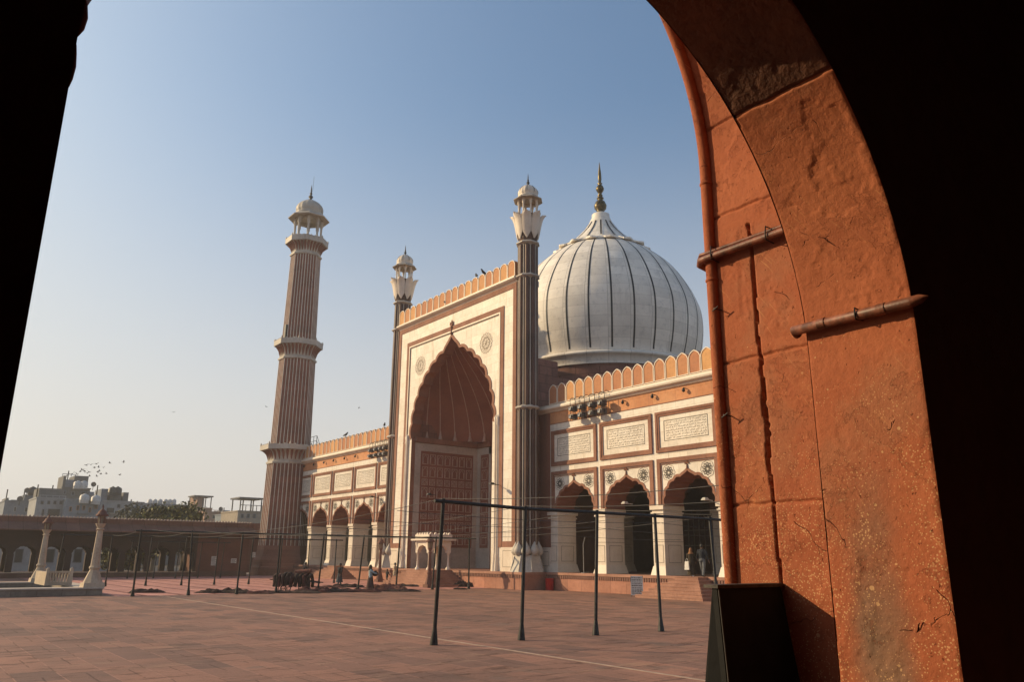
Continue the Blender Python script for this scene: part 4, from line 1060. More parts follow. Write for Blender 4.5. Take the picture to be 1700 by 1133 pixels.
for i, (px, py) in enumerate([(952, 672), (967, 668), (984, 663), (1000, 659)]):
    p = at_x(px, py, 37.95); spk.append((p, NAMES[i]+' grey loudspeaker stack from the portal on the right wing'))
for i, (px, py) in enumerate([(641, 739), (634, 741), (626, 743), (617, 746)]):
    p = at_x(px, py, 37.95); spk.append((p, NAMES[i]+' grey loudspeaker stack from the portal on the left wing'))
for i, (p, lab) in enumerate(spk):
    o = sp0 if i == 0 else copy_tree(sp0); o.location = (37.95, p.y, 13.05); o['label'] = lab
hooks = [(1035, 661), (1084, 651), (1136, 641), (506, 773), (522, 770), (539, 766), (555, 762), (573, 759), (591, 754)]
for i, (px, py) in enumerate(hooks):
    p = at_x(px, py, XW-.12)
    m = MB(); m.tube([(XW+.02, p.y, 12.6), (XW-.22, p.y, 12.62)], .03, 5); m.lathe(XW-.22, p.y, [(.03, 12.62), (.1, 12.5), (.11, 12.42), (.05, 12.34)], 8)
    tag(m.build('wall_lamp', DARKMETAL), 'small dark lamp fixed under the marble cornice of the '+('right' if i < 3 else 'left')+' wing', 'wall lamp', 'small lamps under the '+('right' if i < 3 else 'left')+' wing cornice')
for i, (px, py, x, lab) in enumerate([(829, 806, XI-.1, 'floodlight on an arm at the right jamb of the great portal'), (724, 823, 37.7, 'floodlight on an arm inside the shaded portal niche'), (628, 827, XW-.1, 'floodlight on an arm at the left wing arches next to the portal'), (1050, 838, XW-.05, 'pale lamp arm between the first and second right wing arches'), (1183, 832, XW-.05, 'pale lamp arm at the third right wing arch')]):
    p = at_x(px, py, x)
    fl = thing('floodlight', lab, 'lamp', p)
    m = MB(); m.tube([(p.x, p.y, p.z), (p.x-.3, p.y, p.z+.02), (p.x-.75, p.y-.1, p.z+.1)], .03, 5); m.build('lamp_arm', DARKMETAL if i < 3 else GREYMARBLE, fl)
    m = MB(); m.taper(p.x-.8, p.y-.1, p.z-.02, p.z+.14, .22, .16, .12, .1); m.build('lamp_head', DARKMETAL if i < 3 else GREYMARBLE, fl)

# stair railing on the wing roof beside the minaret
m = MB(); b = at_x(520, 742, 40.5)
for dy, z0, z1 in ((0, 13.3, 16.6), (-.9, 13.3, 16.6), (-1.8, 13.3, 15.4), (.9, 13.3, 16.7)): m.tube([(40.5, b.y+dy, z0), (40.5, b.y+dy, z1)], .035, 5)
for z in (16.6, 16.0, 15.3): m.tube([(40.5, b.y+.9, z), (40.5, b.y-.9, z)], .03, 5); m.tube([(40.5, b.y-.9, z), (40.5, b.y-1.9, z-1.2)], .03, 5)
m.box(40.2, 41, b.y-.9, b.y+.9, 15.0, 15.06)
tag(m.build('roof_stair_railing', DARKMETAL), 'dark metal stair railing standing on the wing roof beside the minaret', 'railing')

# ============================================================ marble pavilion before the portal
pv = thing('marble_pavilion', 'small cream marble pavilion on four slim columns before the great portal', 'pavilion', (35.1, 55.6, PZ))
px0, px1, py0, py1 = 34.05, 36.15, 54.6, 56.6
for x in (px0+.15, px1-.15):
    for y in (py0+.15, py1-.15):
        m = MB(); m.lathe(x, y, [(.2, PZ), (.2, PZ+.12), (.11, PZ+.22), (.085, PZ+.4), (.075, PZ+1.15), (.12, PZ+1.22), (.14, PZ+1.35), (.2, PZ+1.8), (.24, PZ+2.1)], 10); m.build('column', MARBLE_TRIM, pv)
m = MB(); ac = arch_curve(.72, PZ+1.3, .55, .08, 3, .04, 40)
for x in (px0, px1-.3): wall_with_arch(m, shift(ac, (py0+py1)/2), py0+.02, py1-.02, PZ+1.3, PZ+2.25, x, x+.3)
for y in (py0, py1-.3):
    mm = MB(); wall_with_arch(mm, ac, -(px1-px0)/2+.02, (px1-px0)/2-.02, PZ+1.3, PZ+2.25, 0, .3)
    m.add([(v[1]+(px0+px1)/2, y+.004+v[0]*.97, v[2]) for v in mm.v], mm.f)
m.build('arch_frame', MARBLE_TRIM, pv)
m = MB(); m.box(px0-.3, px1+.3, py0-.3, py1+.3, PZ+2.25, PZ+2.38); m.build('eave_slab', MARBLE_TRIM, pv)
m = MB()
for (a, b, c, d) in ((px0-.05, px1+.05, py0-.05, py0+.08), (px0-.05, px1+.05, py1-.08, py1+.05), (px0-.05, px0+.08, py0+.08, py1-.08), (px1-.08, px1+.05, py0+.08, py1-.08)):
    m.box(a, b, c, d, PZ+2.38, PZ+2.72)
    n = 5
    for k in range(n):
        t = (k+.5)/n
        if b-a > d-c: q = a+(b-a)*t; m.taper(q, (c+d)/2, PZ+2.72, PZ+2.88, .13, .06, .05, .05)
        else: q = c+(d-c)*t; m.taper((a+b)/2, q, PZ+2.72, PZ+2.88, .06, .13, .05, .05)
m.build('parapet', MARBLE_TRIM, pv)

# ============================================================ pole frames and wires
def pole_frame(pts, lab, rail=True, r=.045, lean=True, rail_ext=(.25, .6), name='awning_frame', grp='black steel awning frames in the courtyard'):
    fr = thing(name, lab, 'awning frame', (pts[0][0][0], pts[0][0][1], 0), grp)
    tops = []
    for b, t in pts:
        b, t = Vector(b), Vector(t); tops.append(t); d = (t-b).normalized()
        m = MB(); m.tube([b, t, t+d*.08], r, 10)
        p = m.build('pole', POLE, fr)
        m = MB(); m.tube([b, b+d*.05, b+d*.42], [r*2.1, r*2.0, r*1.05], 10); m.build('foot_sleeve', POLE, p)
    if rail:
        a, z = tops[0], tops[-1]; d = (z-a).normalized()
        m = MB(); m.tube([a-d*rail_ext[0]]+tops+[z+d*rail_ext[1]], r*.95, 8); m.build('rail', POLE, fr)
    return tops
f1 = [((11.87, 18.63, 0), (11.95, 18.5, 3.70)), ((14.57, 18.34, 0), (14.83, 18.5, 3.62)), ((17.31, 18.22, 0), (17.74, 18.5, 3.62)), ((19.95, 18.0, 0), (20.42, 18.5, 3.61)), ((22.75, 17.9, 0), (23.3, 18.5, 3.6))]
T1 = pole_frame(f1, 'nearest black awning frame of leaning poles in the open courtyard', r=.052, rail_ext=(.28, 3))
def gz(px, py): p = at_z(px, py); return (p.x, p.y, 0)
xs2 = [11.42, 14.15, 17.1, 19.5, 22.4, 25.2, 28.0, 30.9, 33.7]
f2 = [((x-.04+.1*math.sin(x), 48.6+.35*math.cos(x*2), 0), (x+.05*math.cos(x*3), 48.6, 3.5)) for x in xs2]
T2 = pole_frame(f2, 'long black awning frame of nine poles behind the rolled carpets', r=.055, rail_ext=(.3, .6))
f3 = [((x+.06*math.sin(x*5), 63.6, 0.016), (x+.15, 63.8, 3.5)) for x in (9.8, 12.9, 15.6, 18.1, 20.5, 23.2, 25.6, 28.0, 30.4)]
T3 = pole_frame(f3, 'black awning frame standing on the pink prayer rows behind the lamp posts', r=.05)
f4 = [((x, 82.5, 0.016), (x+.1, 82.5, 3.4)) for x in (18.6, 20.9, 22.9, 25.0, 27.2)]
pole_frame(f4, 'farthest black awning frame near the arcade at the end of the courtyard', r=.045)
def wire(pts, lab, sag=.25, r=.008, grp='wires strung over the courtyard'):
    P = []
    for a, b in zip(pts, pts[1:]):
        a, b = Vector(a), Vector(b); n = 14; L = (b-a).length
        for i in range(n): t = i/n; q = a.lerp(b, t); q.z -= sag*(L/30)*4*t*(1-t); P.append(q)
    P.append(Vector(pts[-1])); m = MB(); m.tube(P, r, 4)
    tag(m.build('wire', WIRE), lab, 'wire', grp)
ORD = ['leftmost', 'second', 'third', 'fourth', 'rightmost']
for i, t in enumerate(T1):
    e = T2[min(range(len(T2)), key=lambda k: abs(T2[k].x-t.x))]
    wire([(t.x, 3.3, 3.78), t+Vector((0, 0, .08)), (t.x, 48.6, 3.58)], 'thin grey wire running lengthwise over the '+ORD[i]+' pole of the nearest frame', .5)
for i, y in enumerate((21.0, 24.5, 29.0)):
    wire([(t.x, y, 3.55-.10*i) for t in (T1[0], T1[-1])]+[(34, y, 3.4-.1*i)], ['nearest', 'middle', 'farthest'][i]+' of three thin wires strung crosswise between the lengthwise wires', .3)
for i, e in enumerate(T2[:4]):
    u = T3[min(i+1, len(T3)-1)]
    wire([e+Vector((0, 0, .08)), u+Vector((0, 0, .05))], 'thin wire from the '+['first', 'second', 'third', 'fourth'][i]+' pole of the long frame back to the frame behind', .3, .01)

# ============================================================ ablution tank edge, railing, lamps
tk = thing('stone_tank', 'low pale stone ablution tank at the courtyard side with marble rim', 'water tank', (4, 60, 0))
m = MB(); m.box(-20, 10.2, 50.55, 51.6, 0, .36); m.box(9.2, 10.2, 51.6, 62.5, 0, .36); m.box(-20, 9.2, 61.5, 62.5, 0, .36)
m.build('tank_wall', stone('grey_tank_stone', (.22, .175, .145), (.32, .27, .22), .8, 6., 'xzy', 1.2, .4, .012), tk)
m = MB(); m.box(-20.05, 10.26, 50.48, 51.7, .36, .43); m.box(9.15, 10.26, 51.7, 62.55, .36, .43); m.box(-20, 9.15, 61.45, 62.55, .36, .43); m.build('tank_rim', stone('pale_rim_stone', (.45, .38, .32), (.55, .48, .41), .6, 6., None), tk)
m = MB(); m.box(-20, 9.2, 51.6, 61.5, .05, .2); m.build('tank_water', plain('dark_water', (.03, .035, .04), .08, 0, .2, .3, .5), tk)
a = at_z(72, 977, .43); bq = at_z(104, 978, .43)
rl = thing('stone_balustrade', 'short carved cream stone balustrade between the two lamp posts', 'balustrade', (a.x, a.y, .43))
m = MB(); y = 54.6; x0, x1 = 8.05, 9.15
m.box(x0, x1, y, y+.14, .43, .62); m.box(x0, x1, y, y+.14, 1.14, 1.24)
for k in range(7): q = x0+.08+(x1-x0-.16)*k/6; m.taper(q, y+.07, .62, 1.14, .06, .05, .035, .04)
m.build('rail_panel', CREAM, rl)
m = MB(); m.box(x0-.16, x0, y-.05, y+4, .43, 1.2); m.build('side_panel', CREAM, rl)
for x in (x0-.08, x1+.06):
    m = MB(); m.taper(x, y+.07, .43, 1.26, .1, .1, .08, .08); m.lathe(x, y+.07, [(.09, 1.26), (.11, 1.34), (.02, 1.46)], 8); m.build('rail_post', CREAM, rl)
def lamp_post(x, y, z, h, lab, mat, name='lamp_post', grp=None, slim=1.):
    l = thing(name, lab, 'lamp post', (x, y, z), grp); s = slim
    m = MB(); m.taper(x, y, z, z+.25, .55*s, .55*s, .52*s, .52*s); m.lathe(x, y, [(.52*s, z+.25), (.48*s, z+.35), (.32*s, z+.75), (.24*s, z+.95), (.30*s, z+1.02), (.30*s, z+1.1), (.22*s, z+1.16)], 8, R(22.5), smooth=False); m.build('base', mat, l)
    m = MB(); m.lathe(x, y, [(.235*s, z+1.15), (.16*s, z+h-1.25), (.24*s, z+h-1.18), (.15*s, z+h-1.12), (.27*s, z+h-.92), (.29*s, z+h-.86)], 8, R(22.5), smooth=False); m.build('shaft', mat, l)
    m = MB()
    for k in range(6):
        a = 2*PI*k/6; m.tube([(x+.17*math.cos(a), y+.17*math.sin(a), z+h-.86), (x+.21*math.cos(a), y+.21*math.sin(a), z+h-.42)], .022, 5)
    m.build('lantern_frame', REDLAMP, l)
    m = MB(); m.lathe(x, y, [(.14, z+h-.86), (.18, z+h-.42)], 6); m.build('lantern_glass', LAMPGLASS, l)
    m = MB(); m.lathe(x, y, [(.34, z+h-.44), (.35, z+h-.39), (.26, z+h-.30), (.2, z+h-.16), (.07, z+h-.06), (.03, z+h+.02), (.05, z+h+.06), (.005, z+h+.2)], 8); m.build('lantern_cap', REDLAMP, l)
g1 = 'octagonal lamp posts'
lamp_post(9.75, 51.1, .43, 4.35, 'cream stone lamp post on the near corner of the tank rim', CREAM, grp=g1)
lamp_post(8.6, 62.0, .43, 4.2, 'cream stone lamp post behind the carved balustrade at the tank', CREAM, grp=g1)
q = at_z(712, 977); lamp_post(q.x, q.y, 0, 3.7, 'dark red lamp post at the foot of the portal stairs', REDLAMP, grp=g1, slim=.62)
q = at_z(629.5, 967.5); lamp_post(q.x, q.y, 0, 3.75, 'dark red lamp post before the left wing, next to the robed figure', REDLAMP, grp=g1, slim=.62)

# ============================================================ arcade at the end of the courtyard
YA = 88.9
ar = thing('courtyard_arcade', 'long low red sandstone arcade with dark arches closing the left side of the courtyard', 'arcade', (6, YA, 0))
AB = 2.42
acv = arch_curve(.98, 2.1, .80, .16, 4, .05, 40)
bays = [26.6-AB*(i+.5) for i in range(17)]
m = MB()
for x in bays:
    mm = MB(); wall_with_arch(mm, acv, -AB/2, AB/2, .5, 3.3, 0, .5)
    for dy in (0, 3.6): m.add([(x+v[1], YA+dy+v[0], v[2]) for v in mm.v], mm.f)
m.build('arch_row', SHADEDRED, ar)
DARKPLASTER = stone('dark_red_plaster', (.13, .052, .038), (.18, .075, .055), .5, 5., None, streak=(.07, .04, .03))
m = MB(); m.box(26.6, 32.1, YA, YA+4.4, 0, 4.4); m.build('arcade_wall', DARKPLASTER, ar)
m = MB(); m.box(36.6, 41.5, 105.2, 106, 0, 4.7); m.build('arcade_wall', DARKPLASTER, ar)
m = MB(); m.box(-15, 32.0, YA-.3, YA+4.3, 0, .5); m.build('arcade_floor', DIMWALL, ar)
m = MB(); m.box(-15, 26.6, YA-.34, YA-.3, .44, .5); m.build('floor_edge', CREAM, ar)
m = MB(); m.box(-15, 26.6, YA+.0, YA+4.4, 3.3, 4.35); m.build('lintel', SHADEDRED, ar)
m = MB(); m.prism([(YA-1.5, 4.3), (YA-1.5, 4.42), (YA-.1, 5.15), (YA-.1, 5.62), (YA+4.5, 5.62), (YA+4.5, 4.36), (YA-.1, 4.36)], 'x', -15, 32.4)
m.build('roof_eave', stone('brown_eave_stone', (.13, .065, .05), (.19, .095, .072), .5, 5., 'xzy', 1.2, 2., .02, (.4, .38, .36), .15), ar)
m = MB(); m.box(36.6, 41.5, 104.9, 106, 4.7, 6.25); m.build('roof_eave', RED, ar)
m = MB()
for k in range(150): x = -14.8+.315*k; m.taper(x, YA-.02, 5.62, 5.78, .13, .1, .05, .05)
m.build('roof_crest', stone('pale_crest', (.34, .27, .23), (.44, .36, .3), 1., 6.), ar)
# paper notices on the red end wall
for i, (px, w_, h_) in enumerate([(355, .55, .95), (388, .6, .5), (421, .4, .55)]):
    p = at_y(px, 932 if i != 2 else 922, YA-.02)
    nt = thing('wall_notice', ['tall white notice with lines of black print on the red end wall', 'square white notice with lines of black print on the red end wall', 'small white notice beside the minaret on the red end wall'][i], 'notice', p)
    m = MB(); m.box(p.x-w_/2, p.x+w_/2, YA-.04, YA-.004, p.z-h_/2, p.z+h_/2); m.build('sheet', WHITEPAINT, nt)
    m = MB(); n = int(h_/.12)
    for k in range(n): m.box(p.x-w_*.4, p.x+w_*(.4-.2*(k % 2)), YA-.048, YA-.04, p.z+h_/2-.09-.12*k-.04, p.z+h_/2-.09-.12*k); 
    m.build('print_line', INK, nt)

# ============================================================ city beyond
def city_mat(name, c): return stone(name, tuple(x*.85 for x in c), c, .15, 1.5, None, streak=tuple(x*.45 for x in c), streak_amt=.6, vary=.2, rough=.9)
CM = [city_mat('grey_plaster', (.22, .245, .285)), city_mat('pale_plaster', (.35, .36, .375)), city_mat('dark_grey_plaster', (.17, .17, .17)), city_mat('blue_grey_plaster', (.22, .26, .31)), city_mat('brick_plaster', (.36, .23, .17)), city_mat('beige_plaster', (.36, .31, .255))]  # plaster tones made bluer, distance haze put into the colour
WINDOW = plain('dark_window', (.03, .033, .037), .3)
TANKW = plain('white_plastic_tank', (.55, .54, .52), .5); TANKB = plain('black_plastic_tank', (.04, .04, .042), .5)
def wtank(x, y, z, r, h, lab, mat, grp):
    m = MB(); m.lathe(x, y, [(r, z), (r, z+h*.3), (r*1.03, z+h*.33), (r, z+h*.36), (r, z+h*.75), (r*.75, z+h*.9), (r*.25, z+h), (r*.25, z+h*1.05)], 14)
    tag(m.build('water_tank', mat), lab, 'water tank', grp)
def building(label, px0, px1, pyt, Y, mi, wins=(), depth=10, extra=(), pyb=900):
    a = at_y(px0, pyt, Y); b = at_y(px1, pyt, Y); zt = (a.z+b.z)/2
    h = thing('city_building', label, 'building', ((a.x+b.x)/2, Y+depth/2, -.6), 'city buildings beyond the arcade')
    m = MB(); m.box(a.x, b.x, Y, Y+depth, -.6, zt); m.box(a.x-.12, b.x+.12, Y-.15, Y+depth+.1, zt, zt+.25)
    m.build('wall', CM[mi], h)
    for k, (u0, u1, v0, v1) in enumerate(wins):
        A = at_y(u0, v1, Y); B = at_y(u1, v0, Y)
        m = MB(); t = .09
        for p, q, r_, s_ in ((A.x, B.x, A.z, A.z+t), (A.x, B.x, B.z-t, B.z), (A.x, A.x+t, A.z+t, B.z-t), (B.x-t, B.x, A.z+t, B.z-t)): m.box(p, q, Y-.1, Y+.02, r_, s_)
        f = m.build('window', CM[(mi+1) % 6], h)
        m = MB(); m.box(A.x+t, B.x-t, Y-.03, Y-.006, A.z+t, B.z-t); m.build('pane', WINDOW, f)
    for kind, u0, u1, v0, v1, mj in extra:
        A = at_y(u0, v1, Y); B = at_y(u1, v0, Y); m = MB()
        if kind == 'box': m.box(A.x, B.x, Y+1, Y+depth-2, zt-.1, B.z); m.build('roof_room', CM[mj], h)
        elif kind == 'slab': m.box(A.x, B.x, Y-.6, Y+.3, A.z, B.z); m.build('balcony_slab', CM[mj], h)
        elif kind == 'rail':
            n = max(3, int((B.x-A.x)/1.0))
            for i in range(n+1): q = A.x+(B.x-A.x)*i/n; m.box(q-.06, q+.06, Y+.2, Y+.32, A.z, B.z)
            m.box(A.x, B.x, Y+.18, Y+.34, B.z-.12, B.z); m.build('roof_railing', CM[mj], h)
        elif kind == 'cage':
            for q in (A.x, (A.x+B.x)/2, B.x):
                for yy in (Y+.3, Y+5): m.box(q-.1, q+.1, yy, yy+.2, A.z, B.z)
            m.box(A.x-.4, B.x+.4, Y, Y+5.6, B.z, B.z+.3); m.build('roof_shelter', CM[mj], h)
        elif kind == 'pole': m.tube([(A.x, Y+2, zt), (A.x, Y+2, B.z)], .12, 5); m.build('roof_mast', DARKMETAL, h)
        elif kind == 'ac': m.box(A.x, B.x, Y-.6, Y-.02, A.z, B.z); m.build('air_conditioner', CM[mj], h)
    return h, zt
building('low grey rooftop building with dish and flagpole at the left end of the skyline', 8, 66, 834, 190, 0, [(22, 28, 842, 850), (40, 47, 843, 851)], extra=[('box', 40, 60, 822, 834, 0), ('box', 10, 16, 827, 834, 2), ('pole', 11, 12, 812, 834, 2), ('pole', 42, 43, 812, 822, 2), ('rail', 18, 40, 831, 834, 1)])
building('pale two storey plaster building with a railed terrace, left of the tall dark block', 61, 112, 829, 175, 1, [(78, 100, 846, 858), (68, 74, 846, 858), (67, 73, 832, 838), (78, 84, 832, 838), (88, 94, 832, 838), (98, 104, 832, 838)], extra=[('box', 64, 106, 812, 829, 2), ('rail', 66, 110, 824, 829, 1), ('pole', 65, 66, 804, 812, 2), ('pole', 90, 91, 805, 812, 2), ('ac', 104, 112, 852, 857, 3)])
building('tall dark grey block with roof terrace and white tanks under the bird flock', 103, 150, 812, 200, 2, [(105, 110, 815, 821), (118, 124, 817, 823), (134, 142, 817, 823), (144, 148, 817, 823)], extra=[('box', 104, 112, 790, 812, 2), ('box', 124, 149, 791, 802, 2), ('rail', 104, 126, 788, 791, 0), ('pole', 114, 115, 781, 800, 2), ('box', 108, 125, 797, 812, 0)])
building('blue grey building with outside stair below the tall dark block', 110, 168, 832, 172, 3, [(114, 120, 842, 850), (126, 132, 840, 848), (136, 142, 840, 848), (146, 152, 843, 853), (156, 163, 838, 846)], extra=[('box', 132, 146, 828, 832, 1), ('slab', 128, 150, 852, 853.5, 0)])
building('pale building cluttered with dark roof tanks right of the tall dark block', 165, 222, 834, 180, 1, [(169, 173, 838, 844), (176, 190, 844, 852), (194, 200, 838, 844), (206, 214, 842, 854)], extra=[('box', 168, 182, 812, 834, 0), ('box', 205, 216, 818, 834, 2), ('box', 183, 204, 822, 834, 2), ('slab', 180, 204, 853, 855, 5), ('pole', 162, 163, 805, 832, 2), ('pole', 221, 222, 829, 836, 2)])
building('long low roof slab carrying a row of white tanks above the green trees', 224, 326, 839, 230, 0, [(232, 238, 846, 852), (250, 256, 846, 852), (268, 274, 846, 852), (282, 288, 846, 852)], extra=[('box', 226, 242, 834, 839, 2)])
building('brick tower room with a wide canopy roof rising over the trees', 322, 352, 845, 215, 4, [(332, 342, 827, 838)][:0], extra=[('box', 328, 342, 823, 845, 4), ('cage', 323, 352, 826, 845, 2)])
building('low pinkish parapet building between the canopy tower and the beige corner building', 340, 393, 852, 205, 4, [(352, 358, 856, 862), (372, 378, 856, 862)], extra=[('rail', 342, 372, 848, 852, 4), ('box', 372, 384, 848, 852, 0), ('pole', 376, 377, 843, 848, 2)])
building('beige corner building with a dark caged roof terrace beside the minaret', 395, 440, 851, 160, 5, [(399, 405, 854, 861), (409, 415, 854, 861), (419, 425, 854, 861)], extra=[('cage', 399, 436, 830, 851, 2), ('rail', 399, 436, 840, 851, 2)])
k = 0
for px in (249, 257.5, 266, 275, 282, 289):
    p = at_y(px, 839, 231); wtank(p.x, 231.5, p.z+.2, .62*1.0, 1.35, 'white plastic water tank in the row on the long low roof', TANKW, 'row of white roof tanks')
for px, py, Y, mat, lab in ((128, 812, 198.6, TANKW, 'left white water tank on the tall dark block'), (138, 812, 198.6, TANKW, 'right white water tank on the tall dark block'), (139, 836, 171, TANKW, 'white roof tank in front of the tall dark block'), (158, 838, 171.4, TANKW, 'upright white tank at the edge of the blue grey building'), (53, 823, 189.5, TANKB, 'black roof tank on the leftmost grey building'), (186, 823, 179.5, TANKB, 'first black tank on the cluttered pale roof'), (194, 823, 179.5, TANKB, 'second black tank on the cluttered pale roof')):
    p = at_y(px, py, Y); wtank(p.x, Y, p.z-.05, .85, 1.75, lab, mat, 'scattered roof tanks')
building('narrow blue grey house behind the railed plaster building', 52, 70, 838, 210, 3, [(56, 61, 843, 850), (64, 68, 843, 850)], extra=[('box', 56, 62, 832, 838, 2), ('pole', 66, 67, 826, 838, 2)])
building('grey block with a small roof room, rising behind the cluttered pale roof', 144, 176, 824, 225, 0, [(150, 155, 828, 834), (164, 169, 828, 834)], extra=[('box', 148, 158, 817, 824, 3), ('rail', 158, 174, 821, 824, 2)])
building('small grey house between the cluttered roof and the long low slab', 214, 234, 842, 212, 3, [(218, 223, 847, 853), (227, 231, 847, 853)], extra=[('box', 217, 224, 836, 842, 0), ('pole', 230, 231, 832, 842, 2)])
building('low blue grey house against the beige corner building', 380, 402, 855, 190, 3, [(384, 388, 859, 864), (392, 396, 859, 864)], extra=[('rail', 381, 396, 851, 855, 0), ('box', 386, 392, 849, 855, 2)])
# pale street front glimpsed through the arcade
building('pale low street front seen through the left arches of the arcade', -10, 182, 905, 118, 1, [(70, 92, 912, 935), (120, 138, 912, 935), (22, 40, 912, 935)], 4)

def roof_dish(px, py, Y, lab):
    p = at_y(px, py, Y); d = thing('satellite_dish', lab, 'satellite dish', p, 'satellite dishes on the far roofs')
    m = MB(); m.tube([(p.x, p.y, p.z-1.3), (p.x, p.y, p.z)], .06, 5); m.build('mast', DARKMETAL, d)
    m = MB(); vs = []; n = 12
    for r_, o_ in ((.0, .0), (.3, .05), (.55, .16)):
        for k in range(n): a = 2*PI*k/n; vs.append((p.x+r_*math.cos(a), p.y-.1-o_, p.z+r_*math.sin(a)))
    m.add(vs, [(j*n+k, j*n+(k+1) % n, (j+1)*n+(k+1) % n, (j+1)*n+k) for j in range(2) for k in range(n)]); m.build('dish', SPEAKERGREY, d)
roof_dish(45, 815, 189, 'grey satellite dish on the leftmost grey rooftop'); roof_dish(155, 805, 199, 'grey satellite dish at the right edge of the tall dark block'); roof_dish(366, 846, 204.5, 'small satellite dish on the pinkish parapet building'); roof_dish(33, 829, 189, 'low satellite dish left of the black roof tank')
# trees
def leaf_tree(x, y, z0, h, rad, lab, mats, seed, n=2600):
    rnd = random.Random(seed); t = thing('tree', lab, 'tree', (x, y, z0), 'trees beyond the arcade')
    m = MB(); hb = h*.45
    m.tube([(x, y, z0), (x+.1, y, z0+hb*.6), (x-.1, y+.1, z0+hb)], [.35, .26, .2], 7)
    blobs = []
    for k in range(11):
        a = rnd.random()*2*PI; q = rad*.75*rnd.random()**.5; c = Vector((x+q*math.cos(a), y+q*math.sin(a), z0+h*(.5+.42*rnd.random()))); blobs.append((c, rad*(.32+.25*rnd.random())))
        m.tube([(x-.1, y+.1, z0+hb), ((x+c.x)/2, (y+c.y)/2, (z0+hb+c.z)/2+.2), c], [.16, .1, .04], 5)
    m.build('trunk', BARK, t)
    m = MB()
    for i in range(n):
        c, r_ = blobs[rnd.randrange(len(blobs))]
        d = Vector((rnd.gauss(0, 1), rnd.gauss(0, 1), rnd.gauss(0, .8))).normalized()*r_*(.45+.6*rnd.random())
        p = c+d; s = .16+.16*rnd.random(); u = Vector((rnd.gauss(0, 1), rnd.gauss(0, 1), rnd.gauss(0, 1))).normalized(); v = u.cross(Vector((rnd.gauss(0, 1), rnd.gauss(0, 1), rnd.gauss(0, 1)))).normalized()
        m.add([p-u*s, p+v*s*.6, p+u*s, p-v*s*.6], [(0, 1, 2, 3)], 0 if rnd.random() < .6 else 1)
    m.build('crown', mats, t, fix=False)
for i, (px, pyt, Y, rad, mats, lab) in enumerate([(278, 847, 99, 3.4, [LEAF, LEAFDARK], 'pale green tree, left of the bright pair behind the arcade roof'), (312, 848, 100, 3.4, [LEAF, LEAFDARK], 'pale green tree, right of the bright pair behind the arcade roof'),
        (238, 846, 128, 4., [LEAFDARK, LEAFDARK], 'dark hazy tree leftmost below the row of white tanks'), (264, 843, 132, 4., [LEAFDARK, LEAFDARK], 'dark hazy tree in the middle below the row of white tanks'), (292, 846, 130, 3.8, [LEAFDARK, LEAF], 'dark hazy tree behind the bright green pair'),
        (206, 905, 99, 2.2, [LEAF, LEAFDARK], 'green tree showing through the arcade arch nearest the big lamp post'), (226, 900, 98, 2.2, [LEAF, LEAFDARK], 'green tree showing through the arcade arches under the pale trees')]):
    p = at_y(px, pyt, Y); leaf_tree(p.x, Y, -.6, p.z+.6, rad, lab, mats, 20+i)

# ============================================================ carpets, cart, odds and ends
def carpet_roll(px, py, L, w_, h_, ang, mat, lab, seed):
    rnd = random.Random(seed); p = at_z(px, py); m = MB(); nx, ny = 26, 10; vs = []; fs = []
    for i in range(nx+1):
        for j in range(ny+1):
            u = (i/nx-.5)*L; v = (j/ny-.5)*w_
            e = max(0, 1-(abs(2*i/nx-1))**6)*max(0, 1-(abs(2*j/ny-1))**3)
            z = .015+h_*e*(.45+.75*abs(fbm(u*1.5+seed, v*3, seed, 4)))
            v2 = v*(1+.5*fbm(u*.8, seed, 2, 2))
            vs.append((p.x+u*math.cos(ang)-v2*math.sin(ang), p.y+u*math.sin(ang)+v2*math.cos(ang), z+.014))
    for i in range(nx):
        for j in range(ny): a = i*(ny+1)+j; fs.append((a, a+1, a+ny+2, a+ny+1))
    n = len(vs); m.add(vs, fs, 0, False)
    for i in range(nx):
        for j in (0, ny):
            a, b = vs[i*(ny+1)+j], vs[(i+1)*(ny+1)+j]; m.add([a, b, (b[0], b[1], .014), (a[0], a[1], .014)], [(0, 1, 2, 3)])
    for j in range(ny):
        for i in (0, nx):
            a, b = vs[i*(ny+1)+j], vs[i*(ny+1)+j+1]; m.add([a, b, (b[0], b[1], .014), (a[0], a[1], .014)], [(0, 1, 2, 3)])
    tag(m.build('rolled_carpet', mat, fix=True), lab, 'carpet', 'rolled carpets lying on the courtyard')
